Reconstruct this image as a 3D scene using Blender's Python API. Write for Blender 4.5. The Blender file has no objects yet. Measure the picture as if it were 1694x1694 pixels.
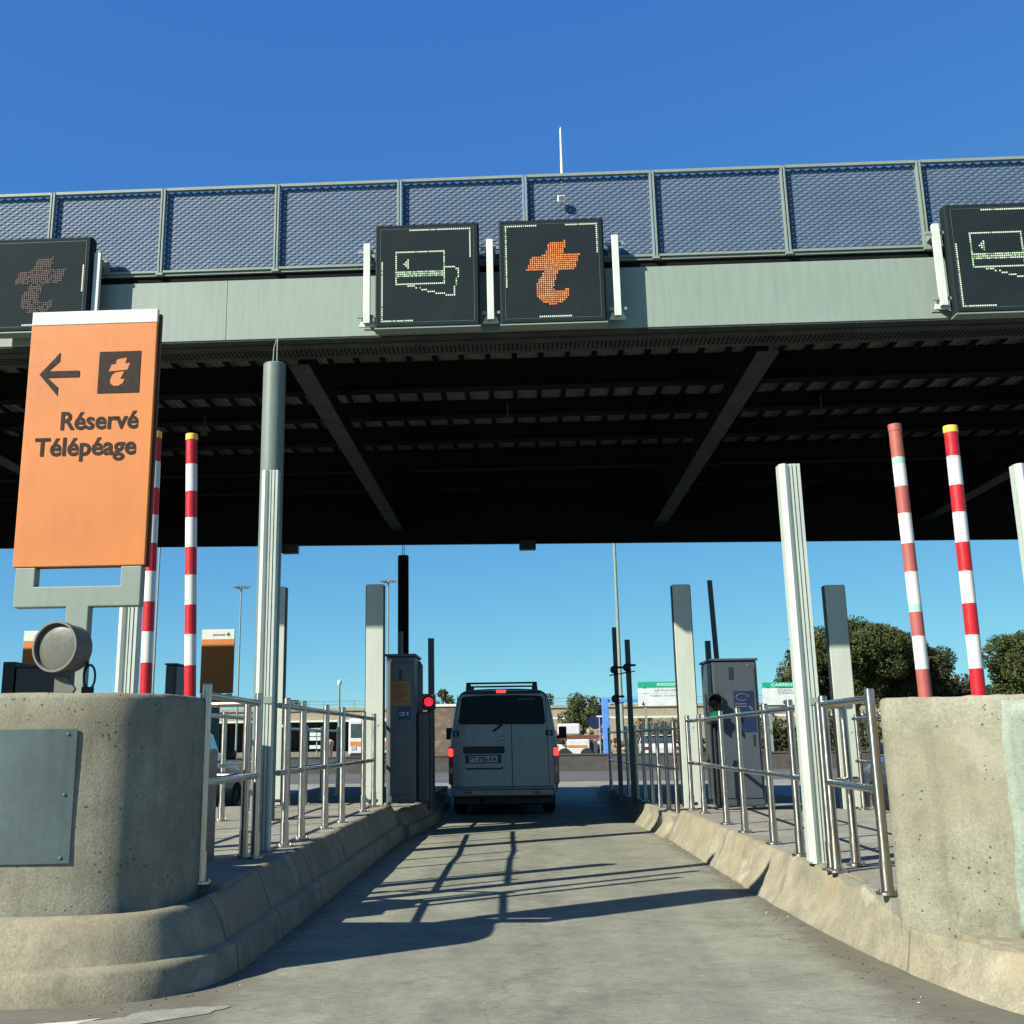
import bpy, bmesh, math, random
import numpy as np
from mathutils import Vector, Matrix

scene = bpy.context.scene
COL = scene.collection
R = math.radians

# ------------------------------------------------------------------ camera
def make_camera():
    yaw, pitch, roll = -0.05306, 0.2372, -0.01199
    fwd = Vector((math.sin(yaw)*math.cos(pitch), math.cos(yaw)*math.cos(pitch), math.sin(pitch)))
    right = Vector((math.cos(yaw), -math.sin(yaw), 0))
    up = right.cross(fwd)
    r2 = right*math.cos(roll) + up*math.sin(roll)
    u2 = -right*math.sin(roll) + up*math.cos(roll)
    cd = bpy.data.cameras.new("camera")
    cd.sensor_width = 36.0
    cd.sensor_fit = 'HORIZONTAL'
    cd.lens = 36.0*1875.2/1694.0
    cd.shift_x = (847.0-759.2)/1694.0
    cd.shift_y = -(847.0-772.7)/1694.0
    cd.clip_start = 0.05
    cd.clip_end = 4000.0
    o = bpy.data.objects.new("camera", cd)
    COL.objects.link(o)
    m = Matrix((( r2.x, u2.x, -fwd.x, 0), (r2.y, u2.y, -fwd.y, 0), (r2.z, u2.z, -fwd.z, 1.13), (0, 0, 0, 1)))
    o.matrix_world = m
    scene.camera = o
make_camera()

# ------------------------------------------------------------------ light
SUN_FROM = Vector((-1.16, -0.92, 1.0)).normalized()
world = bpy.data.worlds.new("World")
scene.world = world
world.use_nodes = True
wn = world.node_tree
wn.nodes.clear()
sky = wn.nodes.new('ShaderNodeTexSky')
sky.sky_type = 'NISHITA'
sky.sun_disc = False
sky.sun_elevation = math.asin(SUN_FROM.z)
sky.sun_rotation = math.atan2(SUN_FROM.x, SUN_FROM.y)
sky.altitude = 0.0
sky.air_density = 0.7
sky.dust_density = 0.0
sky.ozone_density = 6.0
# per channel response of a saturated phone camera to the clear winter sky
sep = wn.nodes.new('ShaderNodeSeparateColor'); comb = wn.nodes.new('ShaderNodeCombineColor')
wn.links.new(sky.outputs[0], sep.inputs[0])
for ch, (pw, k) in enumerate(((0.80, 0.44), (0.67, 0.93), (0.28, 2.14))):
    m1 = wn.nodes.new('ShaderNodeMath'); m1.operation = 'POWER'; m1.inputs[1].default_value = pw
    m2 = wn.nodes.new('ShaderNodeMath'); m2.operation = 'MULTIPLY'; m2.inputs[1].default_value = k
    wn.links.new(sep.outputs[ch], m1.inputs[0]); wn.links.new(m1.outputs[0], m2.inputs[0]); wn.links.new(m2.outputs[0], comb.inputs[ch])
bg = wn.nodes.new('ShaderNodeBackground')
bg.inputs['Strength'].default_value = 0.1
wo = wn.nodes.new('ShaderNodeOutputWorld')
wn.links.new(comb.outputs[0], bg.inputs['Color'])
wn.links.new(bg.outputs[0], wo.inputs['Surface'])

sd = bpy.data.lights.new("sun", 'SUN')
sd.energy = 4.8
sd.angle = R(0.53)
sd.color = (1.0, 0.94, 0.82)
so = bpy.data.objects.new("sun", sd)
COL.objects.link(so)
so.location = (-20, -20, 30)
so.rotation_euler = (-SUN_FROM).to_track_quat('-Z', 'Y').to_euler()

scene.view_settings.view_transform = 'Standard'
scene.view_settings.look = 'None'
scene.view_settings.gamma = 1.0
scene.view_settings.exposure = 1.1
scene.cycles.max_bounces = 8
scene.cycles.use_denoising = True

# ------------------------------------------------------------------ materials
def new_mat(name):
    m = bpy.data.materials.new(name)
    m.use_nodes = True
    nt = m.node_tree
    b = nt.nodes.get('Principled BSDF')
    return m, nt, b

def N(nt, typ, **kw):
    n = nt.nodes.new(typ)
    for k, v in kw.items():
        setattr(n, k, v)
    return n

def noise(nt, vec, scale, detail=4.0, rough=0.55):
    n = N(nt, 'ShaderNodeTexNoise')
    n.inputs['Scale'].default_value = scale
    n.inputs['Detail'].default_value = detail
    n.inputs['Roughness'].default_value = rough
    nt.links.new(vec, n.inputs['Vector'])
    return n

def ramp(nt, fac, stops):
    r = N(nt, 'ShaderNodeValToRGB')
    e = r.color_ramp.elements
    e[0].position, e[0].color = stops[0][0], stops[0][1]
    e[1].position, e[1].color = stops[1][0], stops[1][1]
    for p, c in stops[2:]:
        x = e.new(p); x.color = c
    nt.links.new(fac, r.inputs[0])
    return r

def mix(nt, fac, a, b, mode='MIX'):
    m = N(nt, 'ShaderNodeMix', data_type='RGBA', blend_type=mode)
    if isinstance(fac, (int, float)): m.inputs[0].default_value = fac
    else: nt.links.new(fac, m.inputs[0])
    for sock, v in ((m.inputs[6], a), (m.inputs[7], b)):
        if isinstance(v, (tuple, list)): sock.default_value = (*v[:3], 1)
        else: nt.links.new(v, sock)
    return m.outputs[2]

def g(v): return (v, v, v, 1)

def vec_scaled(nt, sc, kind='Object'):
    tc = N(nt, 'ShaderNodeTexCoord')
    mp = N(nt, 'ShaderNodeMapping')
    mp.inputs['Scale'].default_value = sc
    nt.links.new(tc.outputs[kind], mp.inputs['Vector'])
    return mp.outputs[0]

def bump(nt, b, height, strength=0.3, dist=0.01):
    n = N(nt, 'ShaderNodeBump')
    n.inputs['Strength'].default_value = strength
    n.inputs['Distance'].default_value = dist
    nt.links.new(height, n.inputs['Height'])
    nt.links.new(n.outputs[0], b.inputs['Normal'])

def paint(name, col, rough=0.5, metal=0.0, var=0.12, scale=3.0, spec=0.4, bmp=0.0, coat=0.0, dirt=0.0):
    """painted or plain surface with faint cloudy variation and fine dust"""
    m, nt, b = new_mat(name)
    v = vec_scaled(nt, (1, 1, 1))
    n1 = noise(nt, v, scale, 5)
    lo = tuple(c*(1-var) for c in col); hi = tuple(min(1, c*(1+var)) for c in col)
    r = ramp(nt, n1.outputs['Fac'], [(0.3, (*lo, 1)), (0.7, (*hi, 1))])
    out = r.outputs[0]
    if dirt > 0:
        vs = vec_scaled(nt, (9, 9, 0.7))
        n2 = noise(nt, vs, 2.0, 4)
        rr = ramp(nt, n2.outputs['Fac'], [(0.45, g(1)), (0.75, g(1-dirt))])
        out = mix(nt, 1.0, out, rr.outputs[0], 'MULTIPLY')
    nt.links.new(out, b.inputs['Base Color'])
    n3 = noise(nt, v, scale*9, 3)
    rr = ramp(nt, n3.outputs['Fac'], [(0.3, g(max(0.02, rough-0.08))), (0.7, g(min(1, rough+0.08)))])
    nt.links.new(rr.outputs[0], b.inputs['Roughness'])
    b.inputs['Metallic'].default_value = metal
    b.inputs['Specular IOR Level'].default_value = spec
    b.inputs['Coat Weight'].default_value = coat
    b.inputs['Coat Roughness'].default_value = 0.08
    if bmp > 0:
        n4 = noise(nt, v, 60, 4)
        bump(nt, b, n4.outputs['Fac'], bmp, 0.004)
    return m

def emit(name, col, strength, base=(0.02, 0.02, 0.02)):
    m, nt, b = new_mat(name)
    b.inputs['Base Color'].default_value = (*base, 1)
    b.inputs['Emission Color'].default_value = (*col, 1)
    b.inputs['Emission Strength'].default_value = strength
    b.inputs['Roughness'].default_value = 0.4
    return m

def concrete(name, c1, c2, stain=(0.28, 0.2, 0.1), pits=0.5, light=0.25, bscale=1.0):
    m, nt, b = new_mat(name)
    v = vec_scaled(nt, (1, 1, 1))
    big = noise(nt, v, 1.3, 5, 0.6)
    mid = noise(nt, v, 6.0, 6, 0.65)
    fine = noise(nt, v, 70.0, 4, 0.7)
    base = ramp(nt, big.outputs['Fac'], [(0.32, (*c1, 1)), (0.68, (*c2, 1))]).outputs[0]
    mm = ramp(nt, mid.outputs['Fac'], [(0.3, g(0.74)), (0.7, g(1.15))]).outputs[0]
    base = mix(nt, 1.0, base, mm, 'MULTIPLY')
    ff = ramp(nt, fine.outputs['Fac'], [(0.3, g(0.76)), (0.7, g(1.18))]).outputs[0]
    base = mix(nt, 1.0, base, ff, 'MULTIPLY')
    # broad warm stains and pale cement patches
    st = noise(nt, vec_scaled(nt, (1, 1, 2.2)), 0.9, 3)
    sf = ramp(nt, st.outputs['Fac'], [(0.5, g(0)), (0.68, g(0.65))]).outputs[0]
    base = mix(nt, sf, base, stain)
    lt = noise(nt, vec_scaled(nt, (1.0, 1.0, 1.4)), 2.3, 4)
    lf = ramp(nt, lt.outputs['Fac'], [(0.62, g(0)), (0.66, g(light))]).outputs[0]
    base = mix(nt, lf, base, (0.31, 0.3, 0.24))
    # vertical dribbles
    dr = noise(nt, vec_scaled(nt, (14, 14, 0.5)), 1.0, 3)
    df = ramp(nt, dr.outputs['Fac'], [(0.55, g(1)), (0.8, g(0.8))]).outputs[0]
    base = mix(nt, 1.0, base, df, 'MULTIPLY')
    # air holes: a few large, many small
    holes = None
    for sc_, lo_, hi_, rad in ((8.0, 0.46, 0.72, 0.075), (26.0, 0.38, 0.68, 0.2)):
        vo = N(nt, 'ShaderNodeTexVoronoi'); vo.inputs['Scale'].default_value = sc_
        nt.links.new(v, vo.inputs['Vector'])
        gate = noise(nt, v, 4.0+sc_*0.1, 2)
        th = N(nt, 'ShaderNodeMapRange'); th.inputs[1].default_value = lo_; th.inputs[2].default_value = hi_
        th.inputs[3].default_value = 0.0; th.inputs[4].default_value = rad
        nt.links.new(gate.outputs['Fac'], th.inputs[0])
        l2 = N(nt, 'ShaderNodeMath', operation='LESS_THAN')
        nt.links.new(vo.outputs['Distance'], l2.inputs[0]); nt.links.new(th.outputs[0], l2.inputs[1])
        if holes is None: holes = l2
        else:
            mx = N(nt, 'ShaderNodeMath', operation='MAXIMUM')
            nt.links.new(holes.outputs[0], mx.inputs[0]); nt.links.new(l2.outputs[0], mx.inputs[1]); holes = mx
    pf = N(nt, 'ShaderNodeMath', operation='MULTIPLY'); pf.inputs[1].default_value = pits
    nt.links.new(holes.outputs[0], pf.inputs[0])
    base = mix(nt, pf.outputs[0], base, (0.04, 0.036, 0.03))
    # pale chips and scuffs
    vo = N(nt, 'ShaderNodeTexVoronoi'); vo.inputs['Scale'].default_value = 16.0
    nt.links.new(vec_scaled(nt, (1, 1, 0.7)), vo.inputs['Vector'])
    gate = noise(nt, v, 3.1, 3)
    th = N(nt, 'ShaderNodeMapRange'); th.inputs[1].default_value = 0.52; th.inputs[2].default_value = 0.8
    th.inputs[3].default_value = 0.0; th.inputs[4].default_value = 0.17
    nt.links.new(gate.outputs['Fac'], th.inputs[0])
    l2 = N(nt, 'ShaderNodeMath', operation='LESS_THAN')
    nt.links.new(vo.outputs['Distance'], l2.inputs[0]); nt.links.new(th.outputs[0], l2.inputs[1])
    cf = N(nt, 'ShaderNodeMath', operation='MULTIPLY'); cf.inputs[1].default_value = min(0.8, light*1.6)
    nt.links.new(l2.outputs[0], cf.inputs[0])
    base = mix(nt, cf.outputs[0], base, (0.42, 0.41, 0.35))
    nt.links.new(base, b.inputs['Base Color'])
    b.inputs['Roughness'].default_value = 0.92
    b.inputs['Specular IOR Level'].default_value = 0.2
    grit = noise(nt, v, 150.0, 3, 0.7)
    h1 = N(nt, 'ShaderNodeMath', operation='MULTIPLY'); h1.inputs[1].default_value = 0.45
    nt.links.new(mid.outputs['Fac'], h1.inputs[0])
    h2 = N(nt, 'ShaderNodeMath', operation='MULTIPLY_ADD'); h2.inputs[1].default_value = 0.4
    nt.links.new(fine.outputs['Fac'], h2.inputs[0]); nt.links.new(h1.outputs[0], h2.inputs[2])
    h3 = N(nt, 'ShaderNodeMath', operation='MULTIPLY_ADD'); h3.inputs[1].default_value = 0.22
    nt.links.new(grit.outputs['Fac'], h3.inputs[0]); nt.links.new(h2.outputs[0], h3.inputs[2])
    sb = N(nt, 'ShaderNodeMath', operation='SUBTRACT')
    nt.links.new(h3.outputs[0], sb.inputs[0]); nt.links.new(pf.outputs[0], sb.inputs[1])
    bump(nt, b, sb.outputs[0], 0.55*bscale, 0.011)
    return m

def road_concrete():
    m, nt, b = new_mat("brushed_lane_concrete")
    v = vec_scaled(nt, (1, 1, 1))
    br = noise(nt, vec_scaled(nt, (7.0, 24, 1)), 2.0, 6, 0.75)     # brushed across the lane
    br2 = noise(nt, vec_scaled(nt, (2.0, 2.6, 1)), 2.2, 7, 0.75)
    big = noise(nt, v, 0.8, 5, 0.6)
    fine = noise(nt, v, 90, 4, 0.7)
    base = ramp(nt, big.outputs['Fac'], [(0.3, (0.188, 0.195, 0.146, 1)), (0.7, (0.25, 0.255, 0.192, 1))]).outputs[0]
    a = ramp(nt, br.outputs['Fac'], [(0.3, g(0.66)), (0.7, g(1.22))]).outputs[0]
    base = mix(nt, 1.0, base, a, 'MULTIPLY')
    a = ramp(nt, br2.outputs['Fac'], [(0.35, g(0.86)), (0.7, g(1.1))]).outputs[0]
    base = mix(nt, 1.0, base, a, 'MULTIPLY')
    a = ramp(nt, fine.outputs['Fac'], [(0.3, g(0.68)), (0.7, g(1.25))]).outputs[0]
    base = mix(nt, 1.0, base, a, 'MULTIPLY')
    patch = noise(nt, vec_scaled(nt, (1.0, 1.0, 1)), 2.2, 8, 0.75)
    a = ramp(nt, patch.outputs['Fac'], [(0.36, g(0.83)), (0.5, g(1.0)), (0.66, g(1.12))]).outputs[0]
    base = mix(nt, 1.0, base, a, 'MULTIPLY')
    # oil drips down the middle of the lane (a stain on the concrete)
    tc = N(nt, 'ShaderNodeTexCoord'); sx = N(nt, 'ShaderNodeSeparateXYZ')
    nt.links.new(tc.outputs['Object'], sx.inputs[0])
    ab = N(nt, 'ShaderNodeMath', operation='SUBTRACT'); ab.inputs[1].default_value = 0.05
    nt.links.new(sx.outputs['X'], ab.inputs[0])
    a2 = N(nt, 'ShaderNodeMath', operation='ABSOLUTE'); nt.links.new(ab.outputs[0], a2.inputs[0])
    mr = N(nt, 'ShaderNodeMapRange', interpolation_type='SMOOTHSTEP')
    mr.inputs[1].default_value = 0.05; mr.inputs[2].default_value = 0.75
    mr.inputs[3].default_value = 0.42; mr.inputs[4].default_value = 0.0
    nt.links.new(a2.outputs[0], mr.inputs[0])
    oil = noise(nt, vec_scaled(nt, (1.0, 0.45, 1)), 3.5, 6, 0.7)
    of = ramp(nt, oil.outputs['Fac'], [(0.42, g(0)), (0.66, g(1))]).outputs[0]
    mu = N(nt, 'ShaderNodeMath', operation='MULTIPLY')
    nt.links.new(mr.outputs[0], mu.inputs[0]); nt.links.new(of, mu.inputs[1])
    base = mix(nt, mu.outputs[0], base, (0.05, 0.05, 0.045))
    # small dark chips, longer across the lane
    vo = N(nt, 'ShaderNodeTexVoronoi'); vo.inputs['Scale'].default_value = 5.0
    nt.links.new(vec_scaled(nt, (1.0, 1.9, 1)), vo.inputs['Vector'])
    gate = noise(nt, v, 1.6, 3)
    th = N(nt, 'ShaderNodeMapRange'); th.inputs[1].default_value = 0.5; th.inputs[2].default_value = 0.75
    th.inputs[3].default_value = 0.0; th.inputs[4].default_value = 0.2
    nt.links.new(gate.outputs['Fac'], th.inputs[0])
    lt2 = N(nt, 'ShaderNodeMath', operation='LESS_THAN')
    nt.links.new(vo.outputs['Distance'], lt2.inputs[0]); nt.links.new(th.outputs[0], lt2.inputs[1])
    pf = N(nt, 'ShaderNodeMath', operation='MULTIPLY'); pf.inputs[1].default_value = 0.55
    nt.links.new(lt2.outputs[0], pf.inputs[0])
    base = mix(nt, pf.outputs[0], base, (0.07, 0.075, 0.065))
    # long tool scratches and shallow drag marks across the lane
    dv = N(nt, 'ShaderNodeTexVoronoi'); dv.inputs['Scale'].default_value = 3.0
    nt.links.new(vec_scaled(nt, (0.9, 5.5, 1)), dv.inputs['Vector'])
    dg = noise(nt, v, 0.9, 3)
    dt = N(nt, 'ShaderNodeMapRange'); dt.inputs[1].default_value = 0.46; dt.inputs[2].default_value = 0.7
    dt.inputs[3].default_value = 0.0; dt.inputs[4].default_value = 0.14
    nt.links.new(dg.outputs['Fac'], dt.inputs[0])
    dl = N(nt, 'ShaderNodeMath', operation='LESS_THAN')
    nt.links.new(dv.outputs['Distance'], dl.inputs[0]); nt.links.new(dt.outputs[0], dl.inputs[1])
    df_ = N(nt, 'ShaderNodeMath', operation='MULTIPLY'); df_.inputs[1].default_value = 0.5
    nt.links.new(dl.outputs[0], df_.inputs[0])
    base = mix(nt, df_.outputs[0], base, (0.085, 0.09, 0.075))
    # hairline cracks
    wv = noise(nt, v, 1.5, 4, 0.7)
    wm = N(nt, 'ShaderNodeMix', data_type='VECTOR'); wm.inputs[0].default_value = 0.35
    nt.links.new(v, wm.inputs[4]); nt.links.new(wv.outputs['Color'], wm.inputs[5])
    cv = N(nt, 'ShaderNodeTexVoronoi', feature='DISTANCE_TO_EDGE'); cv.inputs['Scale'].default_value = 0.75
    nt.links.new(wm.outputs[1], cv.inputs['Vector'])
    cl = N(nt, 'ShaderNodeMath', operation='LESS_THAN'); cl.inputs[1].default_value = 0.0035
    nt.links.new(cv.outputs['Distance'], cl.inputs[0])
    cm = N(nt, 'ShaderNodeMath', operation='MULTIPLY'); cm.inputs[1].default_value = 0.3
    nt.links.new(cl.outputs[0], cm.inputs[0])
    base = mix(nt, cm.outputs[0], base, (0.07, 0.07, 0.06))
    # two faint tyre-darkened tracks
    tk = None
    for xc in (-0.72, 0.82):
        q1 = N(nt, 'ShaderNodeMath', operation='SUBTRACT'); q1.inputs[1].default_value = xc
        nt.links.new(sx.outputs['X'], q1.inputs[0])
        q2 = N(nt, 'ShaderNodeMath', operation='ABSOLUTE'); nt.links.new(q1.outputs[0], q2.inputs[0])
        q3 = N(nt, 'ShaderNodeMapRange', interpolation_type='SMOOTHSTEP'); q3.inputs[1].default_value = 0.08; q3.inputs[2].default_value = 0.26
        q3.inputs[3].default_value = 1.0; q3.inputs[4].default_value = 0.0
        nt.links.new(q2.outputs[0], q3.inputs[0])
        if tk is None: tk = q3
        else:
            q4 = N(nt, 'ShaderNodeMath', operation='ADD'); nt.links.new(tk.outputs[0], q4.inputs[0]); nt.links.new(q3.outputs[0], q4.inputs[1]); tk = q4
    tn = noise(nt, vec_scaled(nt, (3.0, 0.5, 1)), 2.0, 5, 0.7)
    tf = ramp(nt, tn.outputs['Fac'], [(0.35, g(0.05)), (0.7, g(0.38))])
    tm = N(nt, 'ShaderNodeMath', operation='MULTIPLY'); nt.links.new(tk.outputs[0], tm.inputs[0]); nt.links.new(tf.outputs[0], tm.inputs[1])
    base = mix(nt, tm.outputs[0], base, (0.095, 0.098, 0.085))
    # dirt collected in the gutters beside the kerbs
    c2 = N(nt, 'ShaderNodeMath', operation='SUBTRACT'); c2.inputs[1].default_value = 0.1
    nt.links.new(sx.outputs['X'], c2.inputs[0])
    a3 = N(nt, 'ShaderNodeMath', operation='ABSOLUTE'); nt.links.new(c2.outputs[0], a3.inputs[0])
    wob = noise(nt, v, 2.5, 5, 0.7)
    ad = N(nt, 'ShaderNodeMath', operation='MULTIPLY_ADD'); ad.inputs[1].default_value = 0.5
    nt.links.new(wob.outputs['Fac'], ad.inputs[0]); nt.links.new(a3.outputs[0], ad.inputs[2])
    mr2 = N(nt, 'ShaderNodeMapRange', interpolation_type='SMOOTHSTEP')
    mr2.inputs[1].default_value = 1.6; mr2.inputs[2].default_value = 1.85
    mr2.inputs[3].default_value = 0.0; mr2.inputs[4].default_value = 0.65
    nt.links.new(ad.outputs[0], mr2.inputs[0])
    base = mix(nt, mr2.outputs[0], base, (0.085, 0.074, 0.055))
    nt.links.new(base, b.inputs['Base Color'])
    b.inputs['Roughness'].default_value = 0.88
    b.inputs['Specular IOR Level'].default_value = 0.25
    hs = N(nt, 'ShaderNodeMath', operation='ADD')
    nt.links.new(br.outputs['Fac'], hs.inputs[0]); nt.links.new(fine.outputs['Fac'], hs.inputs[1])
    bump(nt, b, hs.outputs[0], 0.35, 0.006)
    return m

def asphalt(name, c):
    m, nt, b = new_mat(name)
    v = vec_scaled(nt, (1, 1, 1))
    big = noise(nt, v, 0.25, 5); fine = noise(nt, v, 45, 4, 0.7)
    base = ramp(nt, big.outputs['Fac'], [(0.3, (*[x*0.8 for x in c], 1)), (0.7, (*[x*1.2 for x in c], 1))]).outputs[0]
    a = ramp(nt, fine.outputs['Fac'], [(0.3, g(0.7)), (0.7, g(1.25))]).outputs[0]
    base = mix(nt, 1.0, base, a, 'MULTIPLY')
    nt.links.new(base, b.inputs['Base Color'])
    b.inputs['Roughness'].default_value = 0.9
    bump(nt, b, fine.outputs['Fac'], 0.4, 0.008)
    return m

def foliage(name, c1, c2, c3):
    m, nt, b = new_mat(name)
    v = vec_scaled(nt, (1, 1, 1))
    n1 = noise(nt, v, 1.1, 3); n2 = noise(nt, v, 9, 2)
    base = ramp(nt, n1.outputs['Fac'], [(0.3, (*c1, 1)), (0.55, (*c2, 1)), (0.75, (*c3, 1))]).outputs[0]
    a = ramp(nt, n2.outputs['Fac'], [(0.3, g(0.7)), (0.7, g(1.25))]).outputs[0]
    base = mix(nt, 1.0, base, a, 'MULTIPLY')
    nt.links.new(base, b.inputs['Base Color'])
    b.inputs['Roughness'].default_value = 0.75
    b.inputs['Specular IOR Level'].default_value = 0.15
    return m

def steel(name, col=(0.54, 0.485, 0.415), rough=0.27):
    m, nt, b = new_mat(name)
    v = vec_scaled(nt, (1, 1, 1))
    n1 = noise(nt, v, 5, 4); n2 = noise(nt, vec_scaled(nt, (60, 60, 3)), 3, 3)
    base = ramp(nt, n1.outputs['Fac'], [(0.3, (*[c*0.8 for c in col], 1)), (0.7, (*col, 1))]).outputs[0]
    nt.links.new(base, b.inputs['Base Color'])
    rr = ramp(nt, n2.outputs['Fac'], [(0.3, g(rough-0.07)), (0.7, g(rough+0.12))])
    nt.links.new(rr.outputs[0], b.inputs['Roughness'])
    b.inputs['Metallic'].default_value = 1.0
    b.inputs['Anisotropic'].default_value = 0.75
    b.inputs['Anisotropic Rotation'].default_value = 0.25
    return m

def glass_dark(name, col=(0.012, 0.016, 0.02), rough=0.06):
    m, nt, b = new_mat(name)
    v = vec_scaled(nt, (1, 1, 1))
    n1 = noise(nt, v, 2.0, 3)
    base = ramp(nt, n1.outputs['Fac'], [(0.3, (*[c*0.7 for c in col], 1)), (0.7, (*[c*1.4 for c in col], 1))]).outputs[0]
    nt.links.new(base, b.inputs['Base Color'])
    b.inputs['Roughness'].default_value = rough
    b.inputs['Specular IOR Level'].default_value = 0.5
    return m

M = {}
M['lane'] = road_concrete()
M['block'] = concrete("cast_block_concrete", (0.188, 0.186, 0.135), (0.25, 0.247, 0.185), stain=(0.2, 0.185, 0.125), pits=0.75, light=0.3)
M['kerb'] = concrete("worn_kerb_concrete", (0.19, 0.178, 0.122), (0.252, 0.236, 0.166), stain=(0.25, 0.205, 0.13), pits=0.25, light=0.6)
M['slab'] = concrete("island_slab_concrete", (0.2, 0.2, 0.165), (0.26, 0.26, 0.22), stain=(0.18, 0.165, 0.125), pits=0.1, light=0.2, bscale=0.5)
M['patch'] = concrete("pale_mortar", (0.215, 0.265, 0.212), (0.255, 0.3, 0.24), stain=(0.21, 0.25, 0.2), pits=0.4, light=0.1)
M['asphalt'] = asphalt("weathered_asphalt", (0.075, 0.075, 0.068))
M['soil'] = asphalt("dry_verge", (0.16, 0.14, 0.09))
M['steel'] = steel("brushed_stainless_steel")
M['panelgreen'] = paint("grey_green_cladding", (0.1998, 0.2553, 0.2146), 0.55, var=0.06, scale=0.8, dirt=0.12)
M['framegreen'] = paint("grey_green_frame_paint", (0.1776, 0.222, 0.1887), 0.5, var=0.06, dirt=0.1)
M['columngreen'] = paint("grey_green_column_paint", (0.1258, 0.1628, 0.1443), 0.45, var=0.06, dirt=0.12)
M['darksteel'] = paint("shade_dark_steel", (0.008, 0.009, 0.009), 0.8, var=0.2, spec=0.05)  # near-black tone holds the deep shade under the canopy
M['girdersteel'] = paint("dull_girder_grey", (0.05, 0.058, 0.055), 0.75, var=0.25, spec=0.1, dirt=0.3)
M['sheet'] = paint("corrugated_roof_sheet", (0.17, 0.17, 0.165), 0.6, var=0.2, scale=1.0, dirt=0.3)
M['mesh'] = paint("grey_blue_expanded_metal", (0.066, 0.1, 0.145), 0.65, var=0.1)
M['ledcase'] = paint("black_sign_case", (0.012, 0.017, 0.019), 0.6, var=0.15, spec=0.1)
M['whitepaint'] = paint("white_paint", (0.496, 0.536, 0.48), 0.45, var=0.05, dirt=0.12)
M['alu'] = paint("pale_aluminium_profile", (0.4, 0.456, 0.4), 0.4, var=0.05, dirt=0.1, metal=0.1)
M['postwhite'] = paint("off_white_post_paint", (0.368, 0.408, 0.344), 0.5, var=0.06, dirt=0.12)
M['orange'] = paint("orange_sign_film", (0.4476, 0.1468, 0.0300), 0.55, var=0.1, scale=1.6, dirt=0.07)
M['signdark'] = paint("dark_grey_lettering", (0.026, 0.019, 0.015), 0.7, spec=0.15)
M['brown'] = paint("brown_sign_edge", (0.1, 0.04, 0.025), 0.7)  # plain dark brown for the sign's core and rear panel
M['red'] = paint("red_retroreflective_film", (0.4, 0.0096, 0.016), 0.4, var=0.06)
M['fadedred'] = paint("faded_red_film", (0.2808, 0.0741, 0.0585), 0.55, var=0.14, scale=8)
M['stripewhite'] = paint("white_retroreflective_film", (0.528, 0.544, 0.512), 0.4, var=0.04, dirt=0.06)
M['palegreen'] = paint("pale_green_tape", (0.25, 0.5, 0.38), 0.5)
M['yellow'] = paint("yellow_end_cap", (0.8, 0.45, 0.06), 0.5)
M['plate'] = paint("blue_grey_cover_plate", (0.068, 0.1, 0.096), 0.5, var=0.16, scale=3, dirt=0.15)
M['lampgrey'] = paint("weathered_lamp_casting", (0.112, 0.112, 0.092), 0.6, var=0.15, dirt=0.2)
M['lampface'] = paint("dusty_lens", (0.092, 0.096, 0.0784), 0.35, var=0.1, scale=6)
M['rubber'] = paint("black_rubber", (0.014, 0.014, 0.015), 0.7)
M['black'] = paint("black_plastic", (0.012, 0.013, 0.015), 0.5)
M['cabinet'] = paint("grey_cabinet_paint", (0.08, 0.092, 0.096), 0.45, var=0.08, dirt=0.15)
M['cabinetdark'] = paint("blue_grey_cabinet_paint", (0.044, 0.056, 0.0656), 0.45, var=0.08, dirt=0.15)
M['bluefilm'] = paint("blue_sticker", (0.012, 0.03, 0.11), 0.4)
M['navyfilm'] = paint("navy_sticker", (0.008, 0.016, 0.05), 0.4)
M['yellowfilm'] = paint("yellow_notice", (0.22, 0.14, 0.035), 0.5, var=0.15)
M['redfilm'] = paint("red_notice", (0.22, 0.05, 0.02), 0.5, var=0.15)
M['vansilver'] = paint("silver_van_paint", (0.19, 0.187, 0.183), 0.35, metal=0.3, var=0.04, coat=0.5, dirt=0.12)
M['vandark'] = paint("dark_van_trim", (0.012, 0.013, 0.016), 0.5)
M['glass'] = glass_dark("dark_van_glass", (0.004, 0.005, 0.006), 0.12)
M['glass'].node_tree.nodes['Principled BSDF'].inputs['Specular IOR Level'].default_value = 0.12
M['carglass'] = glass_dark("car_glass", (0.03, 0.045, 0.05))
M['carblue'] = paint("dark_blue_car_paint", (0.02, 0.03, 0.045), 0.3, metal=0.3, coat=0.6)
M['carwhite'] = paint("white_car_paint", (0.464, 0.48, 0.48), 0.35, coat=0.5)
M['cargrey'] = paint("dark_grey_car_paint", (0.05, 0.052, 0.056), 0.35, metal=0.3, coat=0.5)
M['rim'] = paint("alloy_rim", (0.3, 0.3, 0.31), 0.35, metal=0.8)
M['tailred'] = paint("red_lamp_lens", (0.22, 0.006, 0.012), 0.2, coat=0.6)
M['lampwhite'] = paint("clear_lamp_lens", (0.3, 0.3, 0.3), 0.15, coat=0.5)
M['brake'] = emit("lit_brake_lamp", (1.0, 0.035, 0.03), 1.3, (0.3, 0.01, 0.01))
M['redsignal'] = emit("lit_red_signal", (1.0, 0.02, 0.06), 0.5, (0.3, 0.01, 0.02))
M['greensignal'] = emit("lit_green_signal", (0.02, 0.75, 0.25), 0.13, (0.02, 0.3, 0.12))
M['ledwhite'] = emit("lit_white_led", (0.85, 1.0, 0.75), 0.55)
M['ledgreen'] = emit("lit_green_led", (0.45, 1.0, 0.42), 0.32)
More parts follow.
